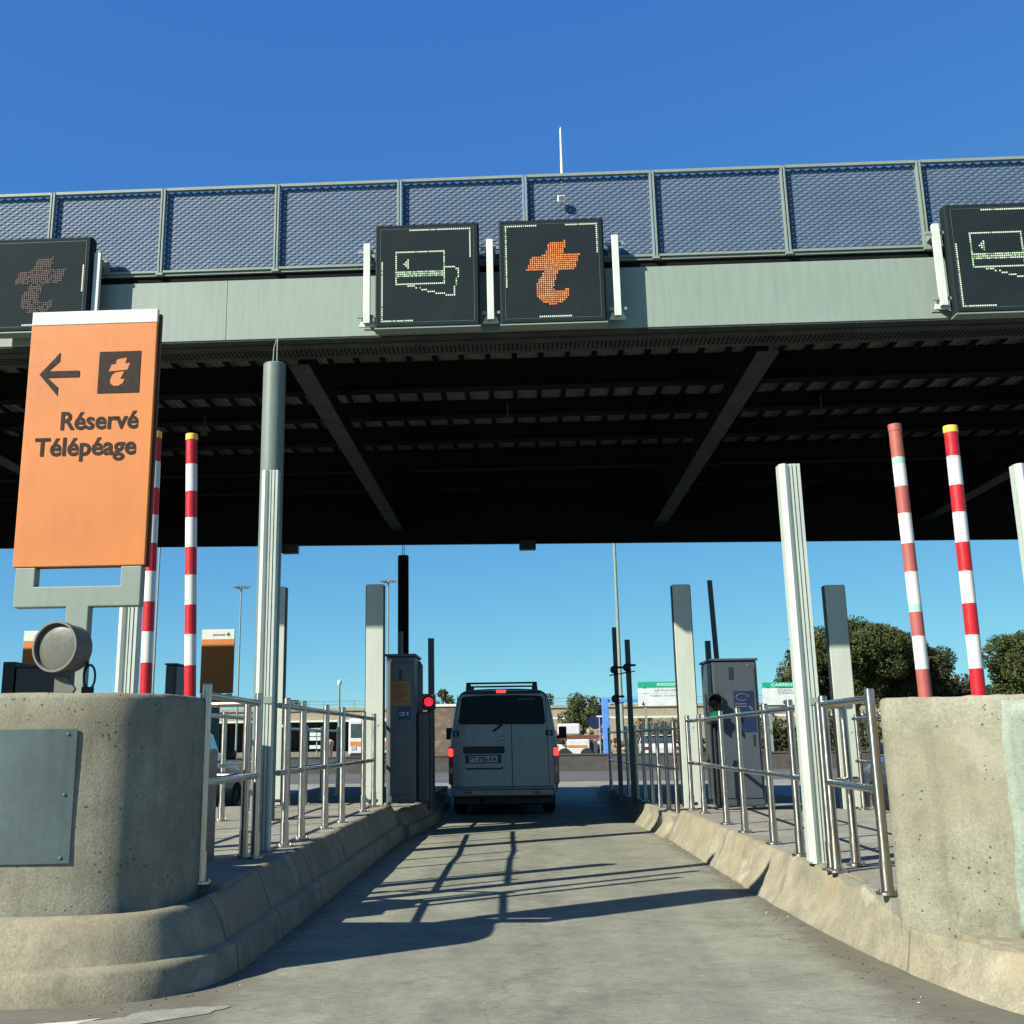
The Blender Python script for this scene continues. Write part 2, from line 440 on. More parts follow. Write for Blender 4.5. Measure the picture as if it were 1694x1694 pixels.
M['ledorange'] = emit("lit_orange_led", (1.0, 0.24, 0.04), 0.62)
M['ledyellow'] = emit("lit_amber_led", (1.0, 0.45, 0.08), 0.62)
M['leddim'] = emit("dim_orange_led", (0.75, 0.24, 0.07), 0.042, (0.008, 0.006, 0.005))
M['signgreen'] = paint("green_sign_film", (0.01, 0.27, 0.16), 0.45)
M['signwhite'] = paint("white_sign_film", (0.464, 0.504, 0.48), 0.5)
M['blueframe'] = paint("blue_gantry_paint", (0.07, 0.2, 0.55), 0.5)
M['bark'] = paint("rough_bark", (0.10, 0.07, 0.045), 0.9, var=0.35, scale=6, bmp=0.6)
M['pine'] = foliage("pine_needles", (0.024, 0.036, 0.011), (0.048, 0.061, 0.018), (0.085, 0.093, 0.028))
M['pinedark'] = foliage("dark_pine_needles", (0.02, 0.028, 0.012), (0.04, 0.045, 0.018), (0.06, 0.065, 0.025))
M['leafdark'] = foliage("evergreen_leaves", (0.03, 0.04, 0.016), (0.055, 0.065, 0.025), (0.09, 0.095, 0.04))
M['scrub'] = foliage("dry_scrub", (0.12, 0.09, 0.05), (0.2, 0.16, 0.1), (0.28, 0.24, 0.16))
M['bridge'] = concrete("bridge_concrete", (0.24, 0.22, 0.16), (0.3, 0.28, 0.21), pits=0.0)
M['darkwall'] = concrete("dark_wall_concrete", (0.06, 0.057, 0.052), (0.085, 0.08, 0.072), stain=(0.06, 0.06, 0.05), pits=0.0, light=0.0)
M['tan'] = concrete("tan_render", (0.11, 0.085, 0.068), (0.14, 0.11, 0.09), pits=0.0)
M['rock'] = concrete("pale_rubble", (0.3, 0.27, 0.2), (0.45, 0.41, 0.32), pits=0.2)
M['markwhite'] = paint("worn_road_paint", (0.45, 0.45, 0.41), 0.8, var=0.2, scale=12, dirt=0.2)
M['debris'] = paint("litter", (0.075, 0.065, 0.05), 0.9)
M['palelitter'] = paint("pale_litter", (0.6, 0.6, 0.55), 0.8)
M['pink'] = paint("faded_pink_plastic", (0.5, 0.28, 0.2), 0.6)

# LED sign face: fine dark grid of unlit diodes
def led_face():
    m, nt, b = new_mat("unlit_led_matrix")
    tc = N(nt, 'ShaderNodeTexCoord')
    sx = N(nt, 'ShaderNodeSeparateXYZ'); nt.links.new(tc.outputs['Object'], sx.inputs[0])
    fs = []
    for ax in ('X', 'Z'):
        mu = N(nt, 'ShaderNodeMath', operation='MULTIPLY'); mu.inputs[1].default_value = 44.0
        nt.links.new(sx.outputs[ax], mu.inputs[0])
        fr = N(nt, 'ShaderNodeMath', operation='FRACT'); nt.links.new(mu.outputs[0], fr.inputs[0])
        gt = N(nt, 'ShaderNodeMath', operation='GREATER_THAN'); gt.inputs[1].default_value = 0.35
        nt.links.new(fr.outputs[0], gt.inputs[0]); fs.append(gt)
    an = N(nt, 'ShaderNodeMath', operation='MULTIPLY')
    nt.links.new(fs[0].outputs[0], an.inputs[0]); nt.links.new(fs[1].outputs[0], an.inputs[1])
    n1 = noise(nt, tc.outputs['Object'], 2.2, 4)
    c = ramp(nt, n1.outputs['Fac'], [(0.3, (0.014, 0.022, 0.025, 1)), (0.7, (0.022, 0.032, 0.035, 1))]).outputs[0]
    base = mix(nt, an.outputs[0], (0.009, 0.014, 0.016), c)
    nt.links.new(base, b.inputs['Base Color'])
    b.inputs['Roughness'].default_value = 0.7
    b.inputs['Specular IOR Level'].default_value = 0.06
    return m
M['ledface'] = led_face()

# ------------------------------------------------------------------ mesh helpers
class MB:
    def __init__(self):
        self.v = []; self.f = []; self.mi = []
    def quad(self, pts, mi=0):
        n = len(self.v); self.v += [tuple(p) for p in pts]
        self.f.append(tuple(range(n, n+len(pts)))); self.mi.append(mi)
    def box(self, lo, hi, mi=0, mat=None):
        x0, y0, z0 = lo; x1, y1, z1 = hi
        P = [(x0, y0, z0), (x1, y0, z0), (x1, y1, z0), (x0, y1, z0), (x0, y0, z1), (x1, y0, z1), (x1, y1, z1), (x0, y1, z1)]
        if mat is not None: P = [tuple(mat @ Vector(p)) for p in P]
        n = len(self.v); self.v += P
        for q in ((0, 3, 2, 1), (4, 5, 6, 7), (0, 1, 5, 4), (1, 2, 6, 5), (2, 3, 7, 6), (3, 0, 4, 7)):
            self.f.append(tuple(n+i for i in q)); self.mi.append(mi)
        return self
    def cyl(self, p0, p1, r0, r1=None, n=16, mi=0, caps=True):
        r1 = r0 if r1 is None else r1
        p0 = Vector(p0); p1 = Vector(p1); d = (p1-p0).normalized()
        a = d.orthogonal().normalized(); b = d.cross(a)
        k = len(self.v)
        for p, r in ((p0, r0), (p1, r1)):
            for i in range(n):
                t = 2*math.pi*i/n
                self.v.append(tuple(p + a*(r*math.cos(t)) + b*(r*math.sin(t))))
        for i in range(n):
            j = (i+1) % n
            self.f.append((k+i, k+j, k+n+j, k+n+i)); self.mi.append(mi)
        if caps:
            self.f.append(tuple(k+i for i in range(n-1, -1, -1))); self.mi.append(mi)
            self.f.append(tuple(k+n+i for i in range(n))); self.mi.append(mi)
        return self
    def tube(self, pts, r, n=8, mi=0):
        rr = r if isinstance(r, (list, tuple)) else [r]*len(pts)
        for i in range(len(pts)-1):
            self.cyl(pts[i], pts[i+1], rr[i], rr[i+1], n, mi)
        return self
    def lathe(self, prof, c, axis=(0, 0, 1), n=32, mi=0):
        """prof: list of (r, h) along axis from c"""
        d = Vector(axis).normalized(); a = d.orthogonal().normalized(); b = d.cross(a); c = Vector(c)
        k = len(self.v)
        for r, h in prof:
            for i in range(n):
                t = 2*math.pi*i/n
                self.v.append(tuple(c + d*h + a*(r*math.cos(t)) + b*(r*math.sin(t))))
        for s in range(len(prof)-1):
            for i in range(n):
                j = (i+1) % n
                self.f.append((k+s*n+i, k+s*n+j, k+(s+1)*n+j, k+(s+1)*n+i)); self.mi.append(mi)
        return self
    def prism(self, poly, y0, y1, mi=0):
        """poly in (x, z), extruded from y0 (front) to y1"""
        n = len(poly); k = len(self.v)
        ar = sum(poly[i][0]*poly[(i+1) % n][1]-poly[(i+1) % n][0]*poly[i][1] for i in range(n))
        if ar < 0: poly = poly[::-1]
        self.v += [(x, y0, z) for x, z in poly] + [(x, y1, z) for x, z in poly]
        self.f.append(tuple(range(k, k+n))); self.mi.append(mi)
        self.f.append(tuple(range(k+2*n-1, k+n-1, -1))); self.mi.append(mi)
        for i in range(n):
            j = (i+1) % n
            self.f.append((k+j, k+i, k+n+i, k+n+j)); self.mi.append(mi)
        return self
    def slab(self, poly, z0, z1, mi=0):
        n = len(poly); k = len(self.v)
        ar = sum(poly[i][0]*poly[(i+1) % n][1]-poly[(i+1) % n][0]*poly[i][1] for i in range(n))
        if ar < 0: poly = poly[::-1]
        self.v += [(x, y, z0) for x, y in poly] + [(x, y, z1) for x, y in poly]
        self.f.append(tuple(range(k+n-1, k-1, -1))); self.mi.append(mi)
        self.f.append(tuple(range(k+n, k+2*n))); self.mi.append(mi)
        for i in range(n):
            j = (i+1) % n
            self.f.append((k+i, k+j, k+n+j, k+n+i)); self.mi.append(mi)
        return self
    def loft(self, rings, mi=0, close=True, cap0=True, cap1=True):
        n = len(rings[0]); k = len(self.v)
        for r in rings: self.v += [tuple(p) for p in r]
        for s in range(len(rings)-1):
            for i in range(n if close else n-1):
                j = (i+1) % n
                self.f.append((k+s*n+i, k+s*n+j, k+(s+1)*n+j, k+(s+1)*n+i)); self.mi.append(mi)
        if cap0: self.f.append(tuple(k+i for i in range(n-1, -1, -1))); self.mi.append(mi)
        if cap1: self.f.append(tuple(k+(len(rings)-1)*n+i for i in range(n))); self.mi.append(mi)
        return self
    def add_mesh(self, verts, faces, mi=0):
        k = len(self.v); self.v += [tuple(p) for p in verts]
        for f in faces: self.f.append(tuple(k+i for i in f)); self.mi.append(mi)
    def build(self, name, mats, parent=None, smooth=None, bev=0.0, fixn=True):
        if not isinstance(mats, (list, tuple)): mats = [mats]
        me = bpy.data.meshes.new(name)
        off = Vector((0, 0, 0))
        p = parent
        while p is not None:
            off += p.location; p = p.parent
        me.from_pydata([(x-off.x, y-off.y, z-off.z) for x, y, z in self.v], [], self.f)
        for mt in mats: me.materials.append(mt)
        me.polygons.foreach_set('material_index', self.mi)
        if fixn:
            bm = bmesh.new(); bm.from_mesh(me)
            bmesh.ops.recalc_face_normals(bm, faces=bm.faces)
            bm.to_mesh(me); bm.free()
        if smooth is not None:
            me.polygons.foreach_set('use_smooth', [True]*len(me.polygons))
            me.set_sharp_from_angle(angle=R(smooth))
        me.update()
        o = bpy.data.objects.new(name, me)
        COL.objects.link(o)
        if parent is not None: o.parent = parent
        if bev > 0:
            md = o.modifiers.new("edge_softening", 'BEVEL'); md.width = bev; md.segments = 2
            md.limit_method = 'ANGLE'; md.angle_limit = R(40)
        return o

def thing(name, label, cat, loc, group=None):
    o = bpy.data.objects.new(name, None)
    o.empty_display_size = 0.1
    COL.objects.link(o); o.location = loc
    o['label'] = label; o['category'] = cat
    if group: o['group'] = group
    return o

def tag(o, label, cat, group=None, kind=None):
    o['label'] = label; o['category'] = cat
    if group: o['group'] = group
    if kind: o['kind'] = kind
    return o

def struct(o):
    o['kind'] = 'structure'
    return o

def dup(root, loc, label, group=None):
    def cp(o, par):
        c = o.copy(); COL.objects.link(c)
        if par is not None:
            c.parent = par
        for ch in list(o.children): cp(ch, c)
        return c
    c = cp(root, None)
    c.location = loc; c['label'] = label
    if group: c['group'] = group
    return c

_txt_cache = {}
def text_geo(s, offset=0.0, shear=0.0):
    key = (s, offset, shear)
    if key not in _txt_cache:
        cu = bpy.data.curves.new("lettering", 'FONT'); cu.body = s; cu.size = 1.0
        cu.offset = offset; cu.shear = shear; cu.resolution_u = 3; cu.extrude = 0.0
        o = bpy.data.objects.new("lettering", cu); COL.objects.link(o)
        dg = bpy.context.evaluated_depsgraph_get(); dg.update()
        me = bpy.data.meshes.new_from_object(o.evaluated_get(dg))
        V = [tuple(v.co) for v in me.vertices]; F = [tuple(p.vertices) for p in me.polygons]
        COL.objects.unlink(o); bpy.data.objects.remove(o); bpy.data.curves.remove(cu); bpy.data.meshes.remove(me)
        _txt_cache[key] = (V, F)
    return _txt_cache[key]

def put_text(mb, s, x0, x1, zb, cap, y, mi=0, offset=0.02, shear=0.0):
    """flat text facing -Y between x0 and x1, baseline zb, capital height cap"""
    V, F = text_geo(s, offset, shear)
    xs = [v[0] for v in V]; a, b = min(xs), max(xs)
    ch = max(v[1] for v in text_geo('H', offset)[0])
    sx = (x1-x0)/(b-a); sz = cap/ch
    mb.add_mesh([(x0+(v[0]-a)*sx, y, zb+v[1]*sz) for v in V], F, mi)

def poly_contains(poly, x, y):
    c = False; n = len(poly); j = n-1
    for i in range(n):
        xi, yi = poly[i]; xj, yj = poly[j]
        if (yi > y) != (yj > y) and x < (xj-xi)*(y-yi)/(yj-yi)+xi: c = not c
        j = i
    return c

def smooth_pts(P, k=6):
    """Catmull-Rom through the points"""
    out = []
    for i in range(len(P)-1):
        a, b, c, d = P[max(0, i-1)], P[i], P[i+1], P[min(len(P)-1, i+2)]
        for j in range(k):
            t = j/k
            out.append(tuple(0.5*((2*b[m])+(-a[m]+c[m])*t+(2*a[m]-5*b[m]+4*c[m]-d[m])*t*t+(-a[m]+3*b[m]-3*c[m]+d[m])*t**3) for m in (0, 1)))
    out.append(tuple(P[-1])); return out

rng = random.Random(7)

# ------------------------------------------------------------------ ground and roads
mb = MB(); mb.quad([(-900, -60, -0.02), (900, -60, -0.02), (900, 1800, -0.02), (-900, 1800, -0.02)])
o = mb.build('ground', M['soil']); struct(o)
mb = MB(); mb.quad([(-60, -40, -0.012), (60, -40, -0.012), (60, 58, -0.012), (-60, 58, -0.012)])
o = mb.build('plaza_road', M['asphalt']); struct(o)
mb = MB(); mb.quad([(-40, -30, -0.006), (40, -30, -0.006), (40, 33, -0.006), (-40, 33, -0.006)])
o = mb.build('concrete_apron', M['slab']); struct(o)
mb = MB(); mb.quad([(-2.4, -12, 0), (2.6, -12, 0), (2.6, 30, 0), (-2.4, 30, 0)])
o = mb.build('toll_lane', M['lane']); struct(o)
# a worn white mark on the lane in front of the left nose and lane-end marks
mb = MB()
mb.quad([(-2.16, 5.0, 0.004), (-1.9, 5.02, 0.004), (-1.82, 5.14, 0.004), (-1.93, 5.08, 0.004)])
mb.quad([(0.95, 20.6, 0.004), (1.42, 20.6, 0.004), (1.42, 20.8, 0.004), (0.95, 20.8, 0.004)])
struct(mb.build('road_marking', M['markwhite']))
mb = MB(); rr = random.Random(12); P = []
for (x, y) in smooth_pts([(-1.82, 4.98), (-1.62, 5.04), (-1.42, 5.2), (-1.33, 5.38), (-1.5, 5.34), (-1.68, 5.27), (-1.75, 5.14), (-1.9, 5.06), (-1.82, 4.98)], 5)[:-1]:
    P.append((x+rr.uniform(-0.012, 0.012), y+rr.uniform(-0.01, 0.01), 0.003))
mb.quad(P); struct(mb.build('road_patch', M['slab']))
# dry gravel swept against the kerbs
mb = MB()
for i in range(420):
    side = rng.random() < 0.62
    y = rng.uniform(4.9, 13.5)
    if side: x = (1.66 + max(0, (9.0-y))*0.035) - abs(rng.gauss(0.03, 0.09)) - 0.01
    else: x = (-1.46 if y > 6.2 else -1.46-(6.2-y)**2*0.5) + abs(rng.gauss(0.02, 0.07)) + 0.01
    r = rng.uniform(0.003, 0.009)
    k = len(mb.v); pts = []
    for a in range(5):
        t = a*2*math.pi/5+rng.random()
        pts.append((x+r*math.cos(t)*rng.uniform(0.7, 1.4), y+r*math.sin(t)*rng.uniform(0.7, 1.4), 0.002))
    mb.v += pts; mb.v.append((x, y, r*0.8))
    for a in range(5):
        mb.f.append((k+a, k+(a+1) % 5, k+5)); mb.mi.append(0 if rng.random() < 0.94 else 1)
o = mb.build('gravel', [M['debris'], M['palelitter']])
o['kind'] = 'stuff'; o['label'] = 'grit and small stones swept along the kerb foot'; o['category'] = 'grit'

# ------------------------------------------------------------------ islands and kerbs
def island_outline(cx, cy, rx, ry, half_l, half_r, yend, n=20):
    pts = []
    for i in range(n+1):
        t = math.pi + math.pi*i/n
        pts.append((cx+math.cos(t)*rx, cy+math.sin(t)*ry))
    return pts

def kerb_run(path, h, seed, name='kerb', wear=0.012, joints=(), flip=1, hvar=0.0, hfun=None, smoothface=False, ripple=0.0, dfun=None):
    """path: ground line points, island on the left of travel when flip=1"""
    rr = random.Random(seed)
    # resample
    P = []
    for i in range(len(path)-1):
        a = Vector(path[i]).to_2d() if len(path[i]) > 2 else Vector(path[i]); b = Vector(path[i+1])
        L = (b-a).length; k = max(1, int(L/0.09))
        for j in range(k): P.append(a.lerp(b, j/k))
    P.append(Vector(path[-1]))
    prof = [(0.0, 0.0), (0.012, 0.05), (0.022, 0.12), (0.04, 0.142), (0.082, 0.152), (0.11, 0.24), (0.15, 0.32), (0.165, 0.345), (0.185, 0.36), (0.215, 0.362)]
    if smoothface: prof = [(0.0, 0.0), (0.02, 0.03), (0.055, 0.08), (0.085, 0.14), (0.112, 0.2), (0.135, 0.27), (0.15, 0.32), (0.165, 0.348), (0.182, 0.36), (0.21, 0.362)]
    sc = h/0.362
    rings = []; dist = 0; ph = [rr.uniform(0, 6.28) for _ in range(8)]
    ds = []
    for i, p in enumerate(P):
        a = P[max(0, i-1)]; b = P[min(len(P)-1, i+1)]
        t = (b-a).normalized(); nrm = Vector((-t.y, t.x))*flip
        if i: dist += (p-P[i-1]).length
        ds.append(dist)
        w = ripple*(abs(math.sin(dist*6.4+ph[4]))-0.6)*(0.5+0.5*math.sin(dist*1.1+ph[5])) + wear*(math.sin(dist*3.1+ph[0])*0.5+math.sin(dist*7.3+ph[1])*0.35+math.sin(dist*17+ph[2])*0.15)
        ring = []
        sc = (hfun(p.x, p.y) if hfun else h)/0.362
        ds_ = dfun(p.x, p.y) if dfun else 1.0
        for q, (d, z) in enumerate(prof):
            d = d*ds_
            ww = w*(0.3+1.2*math.sin(min(1, z*sc/h)*2.6)) + wear*0.25*rr.uniform(-1, 1)
            hz = z*sc + (0 if z < 0.3 else hvar*math.sin(dist*1.3+ph[3]))
            ring.append((p.x+nrm.x*(d+ww), p.y+nrm.y*(d+ww), hz))
        rings.append(ring)
    # cut into blocks at joints
    cuts = [0]+[min(range(len(ds)), key=lambda i: abs(ds[i]-j)) for j in joints]+[len(P)-1]
    for c in range(len(cuts)-1):
        rs = rings[cuts[c]:cuts[c+1]+1]
        if len(rs) < 2: continue
        # shrink ends for an open joint
        if c > 0: rs = [[tuple(Vector(a).lerp(Vector(b), 0.12)) for a, b in zip(rs[0], rs[1])]]+rs[1:]
        if c < len(cuts)-2: rs = rs[:-1]+[[tuple(Vector(a).lerp(Vector(b), 0.12)) for a, b in zip(rs[-1], rs[-2])]]
        n = len(prof)
        full = [[*r, (r[-1][0], r[-1][1], -0.01), (r[0][0], r[0][1], -0.01)] for r in rs]
        mb = MB(); mb.loft(full)
        struct(mb.build(name, M['kerb'], smooth=50))

KL, KR = 0.39, 0.32
# left island nose (clockwise from the far side round the front to the lane side)
def arc(cx, cy, rx, ry, a0, a1, n, e=2.0):
    """part of a superellipse (e = 2 is a true ellipse)"""
    out = []
    for i in range(n+1):
        t = R(a0+(a1-a0)*i/n); c, q = math.cos(t), math.sin(t)
        out.append((cx+rx*math.copysign(abs(c)**(2/e), c), cy+ry*math.copysign(abs(q)**(2/e), q)))
    return out
def mirrored(P, cx):
    """right half, listed from the centre of the front to the back, completed with its mirror image"""
    return [(2*cx-x, y) for x, y in P[::-1]] + list(P[1:])
LBLOCK = mirrored(smooth_pts([(-2.8, 5.53), (-2.49, 5.55), (-2.226, 5.59), (-2.01, 5.665), (-1.88, 5.79), (-1.812, 5.96), (-1.794, 6.2), (-1.792, 6.5)]), -2.8)
RBLOCK = mirrored(smooth_pts([(2.9, 5.75), (2.6, 5.77), (2.33, 5.86), (2.12, 6.01), (1.95, 6.11), (1.895, 6.16), (1.88, 6.23), (1.93, 6.36), (2.0, 6.5)]), 2.9)[::-1]
LNOSE = mirrored(smooth_pts([(-2.8, 5.28), (-2.35, 5.30), (-2.09, 5.345), (-1.83, 5.44), (-1.66, 5.58), (-1.555, 5.79), (-1.49, 6.1), (-1.472, 6.5)]), -2.8)
RNOSE = smooth_pts([(1.70, 8.4), (1.76, 7.2), (1.80, 6.6), (1.84, 6.2), (1.92, 5.65), (2.05, 5.2), (2.3, 4.96), (2.9, 4.85), (3.7, 5.1), (4.15, 6.2), (4.2, 7.4)])
left_path = [(-4.12, 14.0)] + LNOSE + [(-1.47, 14.35)]
kerb_run(left_path, KL, 3, joints=(11.5, 12.6, 13.9, 15.4, 17.0), wear=0.010, hfun=lambda x, y: KL-0.035*max(0.0, min(1.0, (7.2-y)/0.7)))
left_far = [(-1.43, 14.5), (-1.33, 15.6), (-1.27, 17.0), (-1.3, 18.4), (-1.38, 22.5)]
kerb_run(left_far, 0.30, 5, joints=(1.4, 3.0, 5.0), wear=0.02)
right_path = [(1.36, 24.0), (1.42, 20.0), (1.5, 16.4), (1.56, 14.9)]
kerb_run(list(right_path), 0.24, 8, joints=(1.2, 2.4, 3.6, 4.8, 6.0, 7.2, 8.2), wear=0.03, flip=1, hvar=0.02, smoothface=True, ripple=0.04)
kerb_run([(1.57, 14.75), (1.6, 14.0)], 0.27, 9, wear=0.03, smoothface=True)
right_near = [(1.64, 13.85), (1.66, 11.5)] + RNOSE + [(4.22, 14.9)]
kerb_run(right_near, KR, 11, joints=(3.0, 5.4, 7.75), wear=0.014, smoothface=True, ripple=0.05, hfun=lambda x, y: KR-0.115*max(0.0, min(1.0, (6.95-y)/0.8)), dfun=lambda x, y: max(0.2, 1-0.8*max(0.0, (7.2-y)/0.9)) if y > 6.0 and x < 2.5 else min(1.0, 0.2+0.8*(6.0-y)/0.8) if x < 2.5 else 1.0)

# island slabs
mb = MB()
pl = [(-3.95, 14.3), (-3.95, 6.48), (-1.665, 6.48), (-1.665, 14.3)]
mb.slab(pl, -0.01, KL-0.004)
struct(mb.build('island_pavement', M['slab']))
mb = MB(); mb.slab([(-1.6, 14.32), (-1.5, 16.0), (-1.48, 22.5), (-3.95, 22.5), (-3.95, 14.32)], -0.01, 0.3)
struct(mb.build('island_pavement', M['slab']))
mb = MB()
pl = [(1.835, 13.9), (1.85, 11.5), (1.885, 8.4), (1.90, 7.4), (1.895, 6.9), (1.89, 6.4), (3.8, 6.4), (4.05, 7.5), (4.05, 13.9)]
mb.slab(pl, -0.01, KR-0.004)
struct(mb.build('island_pavement', M['slab']))
mb = MB(); mb.slab([(2.1, 6.54), (2.1, 6.0), (2.24, 5.3), (2.5, 5.08), (2.9, 5.02), (3.5, 5.3), (3.9, 6.2), (3.9, 6.54)], -0.01, 0.192)
struct(mb.build('island_pavement', M['kerb']))
mb = MB(); mb.slab([(1.72, 13.92), (4.05, 13.92), (4.05, 23.8), (1.58, 23.8), (1.62, 18)], -0.01, 0.24)
struct(mb.build('island_pavement', M['slab']))
# neighbouring islands beyond the next lanes
for (xa, xb) in ((-8.3, -6.5), (6.9, 8.7)):
    mb = MB(); cx = (xa+xb)/2; rx = (xb-xa)/2
    mb.slab([(xa, 24), (xa, 6.2)] + arc(cx, 6.2, rx, rx, 180, 360, 16)[1:] + [(xb, 24)], -0.01, 0.33)
    struct(mb.build('island_pavement', M['kerb'], bev=0.04))

# ------------------------------------------------------------------ concrete crash blocks
def d_outline(cx, cy, r, back, n=48):
    return [(cx-r, back)] + arc(cx, cy, r, r*0.965, 180, 360, n, 2.8) + [(cx+r, back)]

def crash_block(L, z0, z1, label, seed, cham=0.03):
    cx = sum(q[0] for q in L)/len(L); cy = sum(q[1] for q in L)/len(L)
    t = thing('crash_block', label, 'concrete block', (cx, cy, z0))
    rr = random.Random(seed); rings = []
    zs = [z0, z0+0.02] + [z0+(z1-z0)*k/10 for k in range(1, 10)] + [z1-cham, z1-cham*0.3, z1]
    for z in zs:
        ins = 0.0
        if z > z1-cham*0.5: ins = cham*0.45
        if z >= z1: ins = cham
        ring = []
        for (x, y) in L:
            dx, dy = x-cx, y-cy; d = math.hypot(dx, dy) or 1
            w = 0.004*math.sin(z*9+seed)*math.sin(x*5)+rr.uniform(-0.0015, 0.0015)
            ring.append((x-dx/d*(ins-w), y-dy/d*(ins-w), z+(rr.uniform(-0.004, 0.004) if z > z1-0.02 else 0)))
        rings.append(ring)
    mb = MB(); mb.loft(rings)
    mb.build('body', M['block'], t, smooth=55)
    return t

lb = crash_block(LBLOCK, 0.05, 1.385, 'rounded concrete block under the orange sign with a riveted metal plate on its front', 1)
# steel cover plate bent round the nose
def outline_at(L, off, x0, x1):
    """part of an outline between x0 and x1 (front side), pushed outwards by off"""
    cx = sum(q[0] for q in L)/len(L); cy = sum(q[1] for q in L)/len(L); out = []
    for i in range(1, len(L)-1):
        t = Vector((L[i+1][0]-L[i-1][0], L[i+1][1]-L[i-1][1])).normalized(); n = Vector((t.y, -t.x))
        if n.dot(Vector((L[i][0]-cx, L[i][1]-cy))) < 0: n = -n
        if x0 <= L[i][0] <= x1: out.append((L[i][0]+n.x*off, L[i][1]+n.y*off, n))
    return out
def plate_ring(off, z): return [(x, y, z) for x, y, n in outline_at(LBLOCK, off, -3.3, -2.17)]
mb = MB()
mb.loft([plate_ring(0.004, 0.585), plate_ring(0.01, 0.585), plate_ring(0.01, 1.21), plate_ring(0.004, 1.21), plate_ring(0.004, 0.585)], close=False, cap0=False, cap1=False)
cp = mb.build('cover_plate', M['plate'], lb, smooth=30)
edge = outline_at(LBLOCK, 0.0095, -3.3, -2.17)
edge.sort(key=lambda q: q[0])
for q in (edge[-2], edge[len(edge)//2], edge[1]):
    for z in (0.61, 0.9, 1.185):
        if z == 0.9 and q is edge[len(edge)//2]: continue
        mb = MB(); mb.lathe([(0.009, 0), (0.008, 0.003), (0.004, 0.005), (0.0005, 0.0055)], (q[0], q[1], z), (q[2].x, q[2].y, 0), 10); mb.build('rivet', M['plate'], cp, smooth=60)

rb = crash_block(RBLOCK, 0.02, 1.322, 'pale concrete block with a lighter mortar patch under the pair of striped barrier arms', 2, cham=0.02)
# pale mortar panel on the right part of the front
mb = MB()
rr = random.Random(4)
rings = []
base = sorted(outline_at(RBLOCK, 0.004, 2.2, 3.6), key=lambda q: q[0])
for k in range(17):
    z = 0.2 + (1.295-0.2)*k/16
    xs = 2.325+rr.uniform(-0.008, 0.008)+0.02*(z-0.2)
    row = []
    for i in range(30):
        x = xs+(3.55-xs)*i/29
        j = max(1, min(len(base)-1, next((m for m, q in enumerate(base) if q[0] >= x), len(base)-1)))
        f = (x-base[j-1][0])/max(1e-6, base[j][0]-base[j-1][0])
        row.append((x, base[j-1][1]+(base[j][1]-base[j-1][1])*f, z))
    rings.append(row)
mb.loft(rings, close=False, cap0=False, cap1=False)
o = mb.build('mortar_patch', M['patch'], rb, smooth=40)
sm = o.modifiers.new('thickness', 'SOLIDIFY'); sm.thickness = 0.003; sm.offset = 0
# ------------------------------------------------------------------ canopy
FY, BY = 11.74, 23.2
t = thing('toll_canopy', 'long grey toll plaza canopy with mesh parapet spanning all the lanes', 'canopy', (0, FY, 0))
CAN = t
X0, X1 = -24.0, 15.0
# front fascia beam, cladding panels butted with thin joints
mb = MB(); js = [X0, -19.6, -15.2, -10.8, -8.4, -3.2, -1.3, 4.9, 9.6, X1]
for i in range(len(js)-1):
    mb.box((js[i]+0.002, FY, 5.487), (js[i+1]-0.002, FY+0.12, 6.195))
mb.build('fascia', M['panelgreen'], t, bev=0.004)
mb = MB(); mb.box((X0, FY+0.05, 6.198), (X1, FY+0.5, 6.285)); mb.build('shadow_recess', M['darksteel'], t)  # recessed strip coloured dark for the overhang's shadow above the beam
mb = MB(); mb.box((X0, FY+0.01, 5.47), (X1, FY+0.16, 5.485)); mb.build('lower_flange', M['girdersteel'], t)
# soffit with perforated strip
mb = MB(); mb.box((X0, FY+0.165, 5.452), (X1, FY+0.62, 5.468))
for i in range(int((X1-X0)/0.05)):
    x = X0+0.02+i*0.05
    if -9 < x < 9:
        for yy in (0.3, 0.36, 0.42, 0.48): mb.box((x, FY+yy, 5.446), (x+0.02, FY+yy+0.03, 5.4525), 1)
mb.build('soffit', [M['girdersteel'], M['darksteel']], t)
# roof deck and back fascia
mb = MB(); mb.box((X0, FY+0.12, 6.29), (X1, BY, 6.33)); mb.build('roof_deck', M['sheet'], t)
mb = MB()
nx = int((X1-X0)/0.12)
for i in range(nx):
    x = X0+i*0.12
    mb.box((x, FY+0.6, 6.28), (x+0.05, BY-0.2, 6.2895))
mb.build('corrugation', M['sheet'], t)
mb = MB(); mb.prism([(X0, 5.075-0.0121*X0), (X1, 5.075-0.0121*X1), (X1, 6.28), (X0, 6.28)], BY-0.12, BY); mb.build('rear_fascia', M['darksteel'], t)
# purlins along the front and hat ribs across
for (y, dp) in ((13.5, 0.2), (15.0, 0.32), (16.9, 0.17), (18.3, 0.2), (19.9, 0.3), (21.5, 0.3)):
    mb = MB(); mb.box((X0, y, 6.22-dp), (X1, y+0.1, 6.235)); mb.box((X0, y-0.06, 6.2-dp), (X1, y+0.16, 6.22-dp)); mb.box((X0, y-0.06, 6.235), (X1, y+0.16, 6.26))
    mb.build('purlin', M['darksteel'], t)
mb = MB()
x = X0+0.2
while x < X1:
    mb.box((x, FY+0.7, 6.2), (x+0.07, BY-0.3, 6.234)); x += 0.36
mb.build('ribs', M['darksteel'], t)
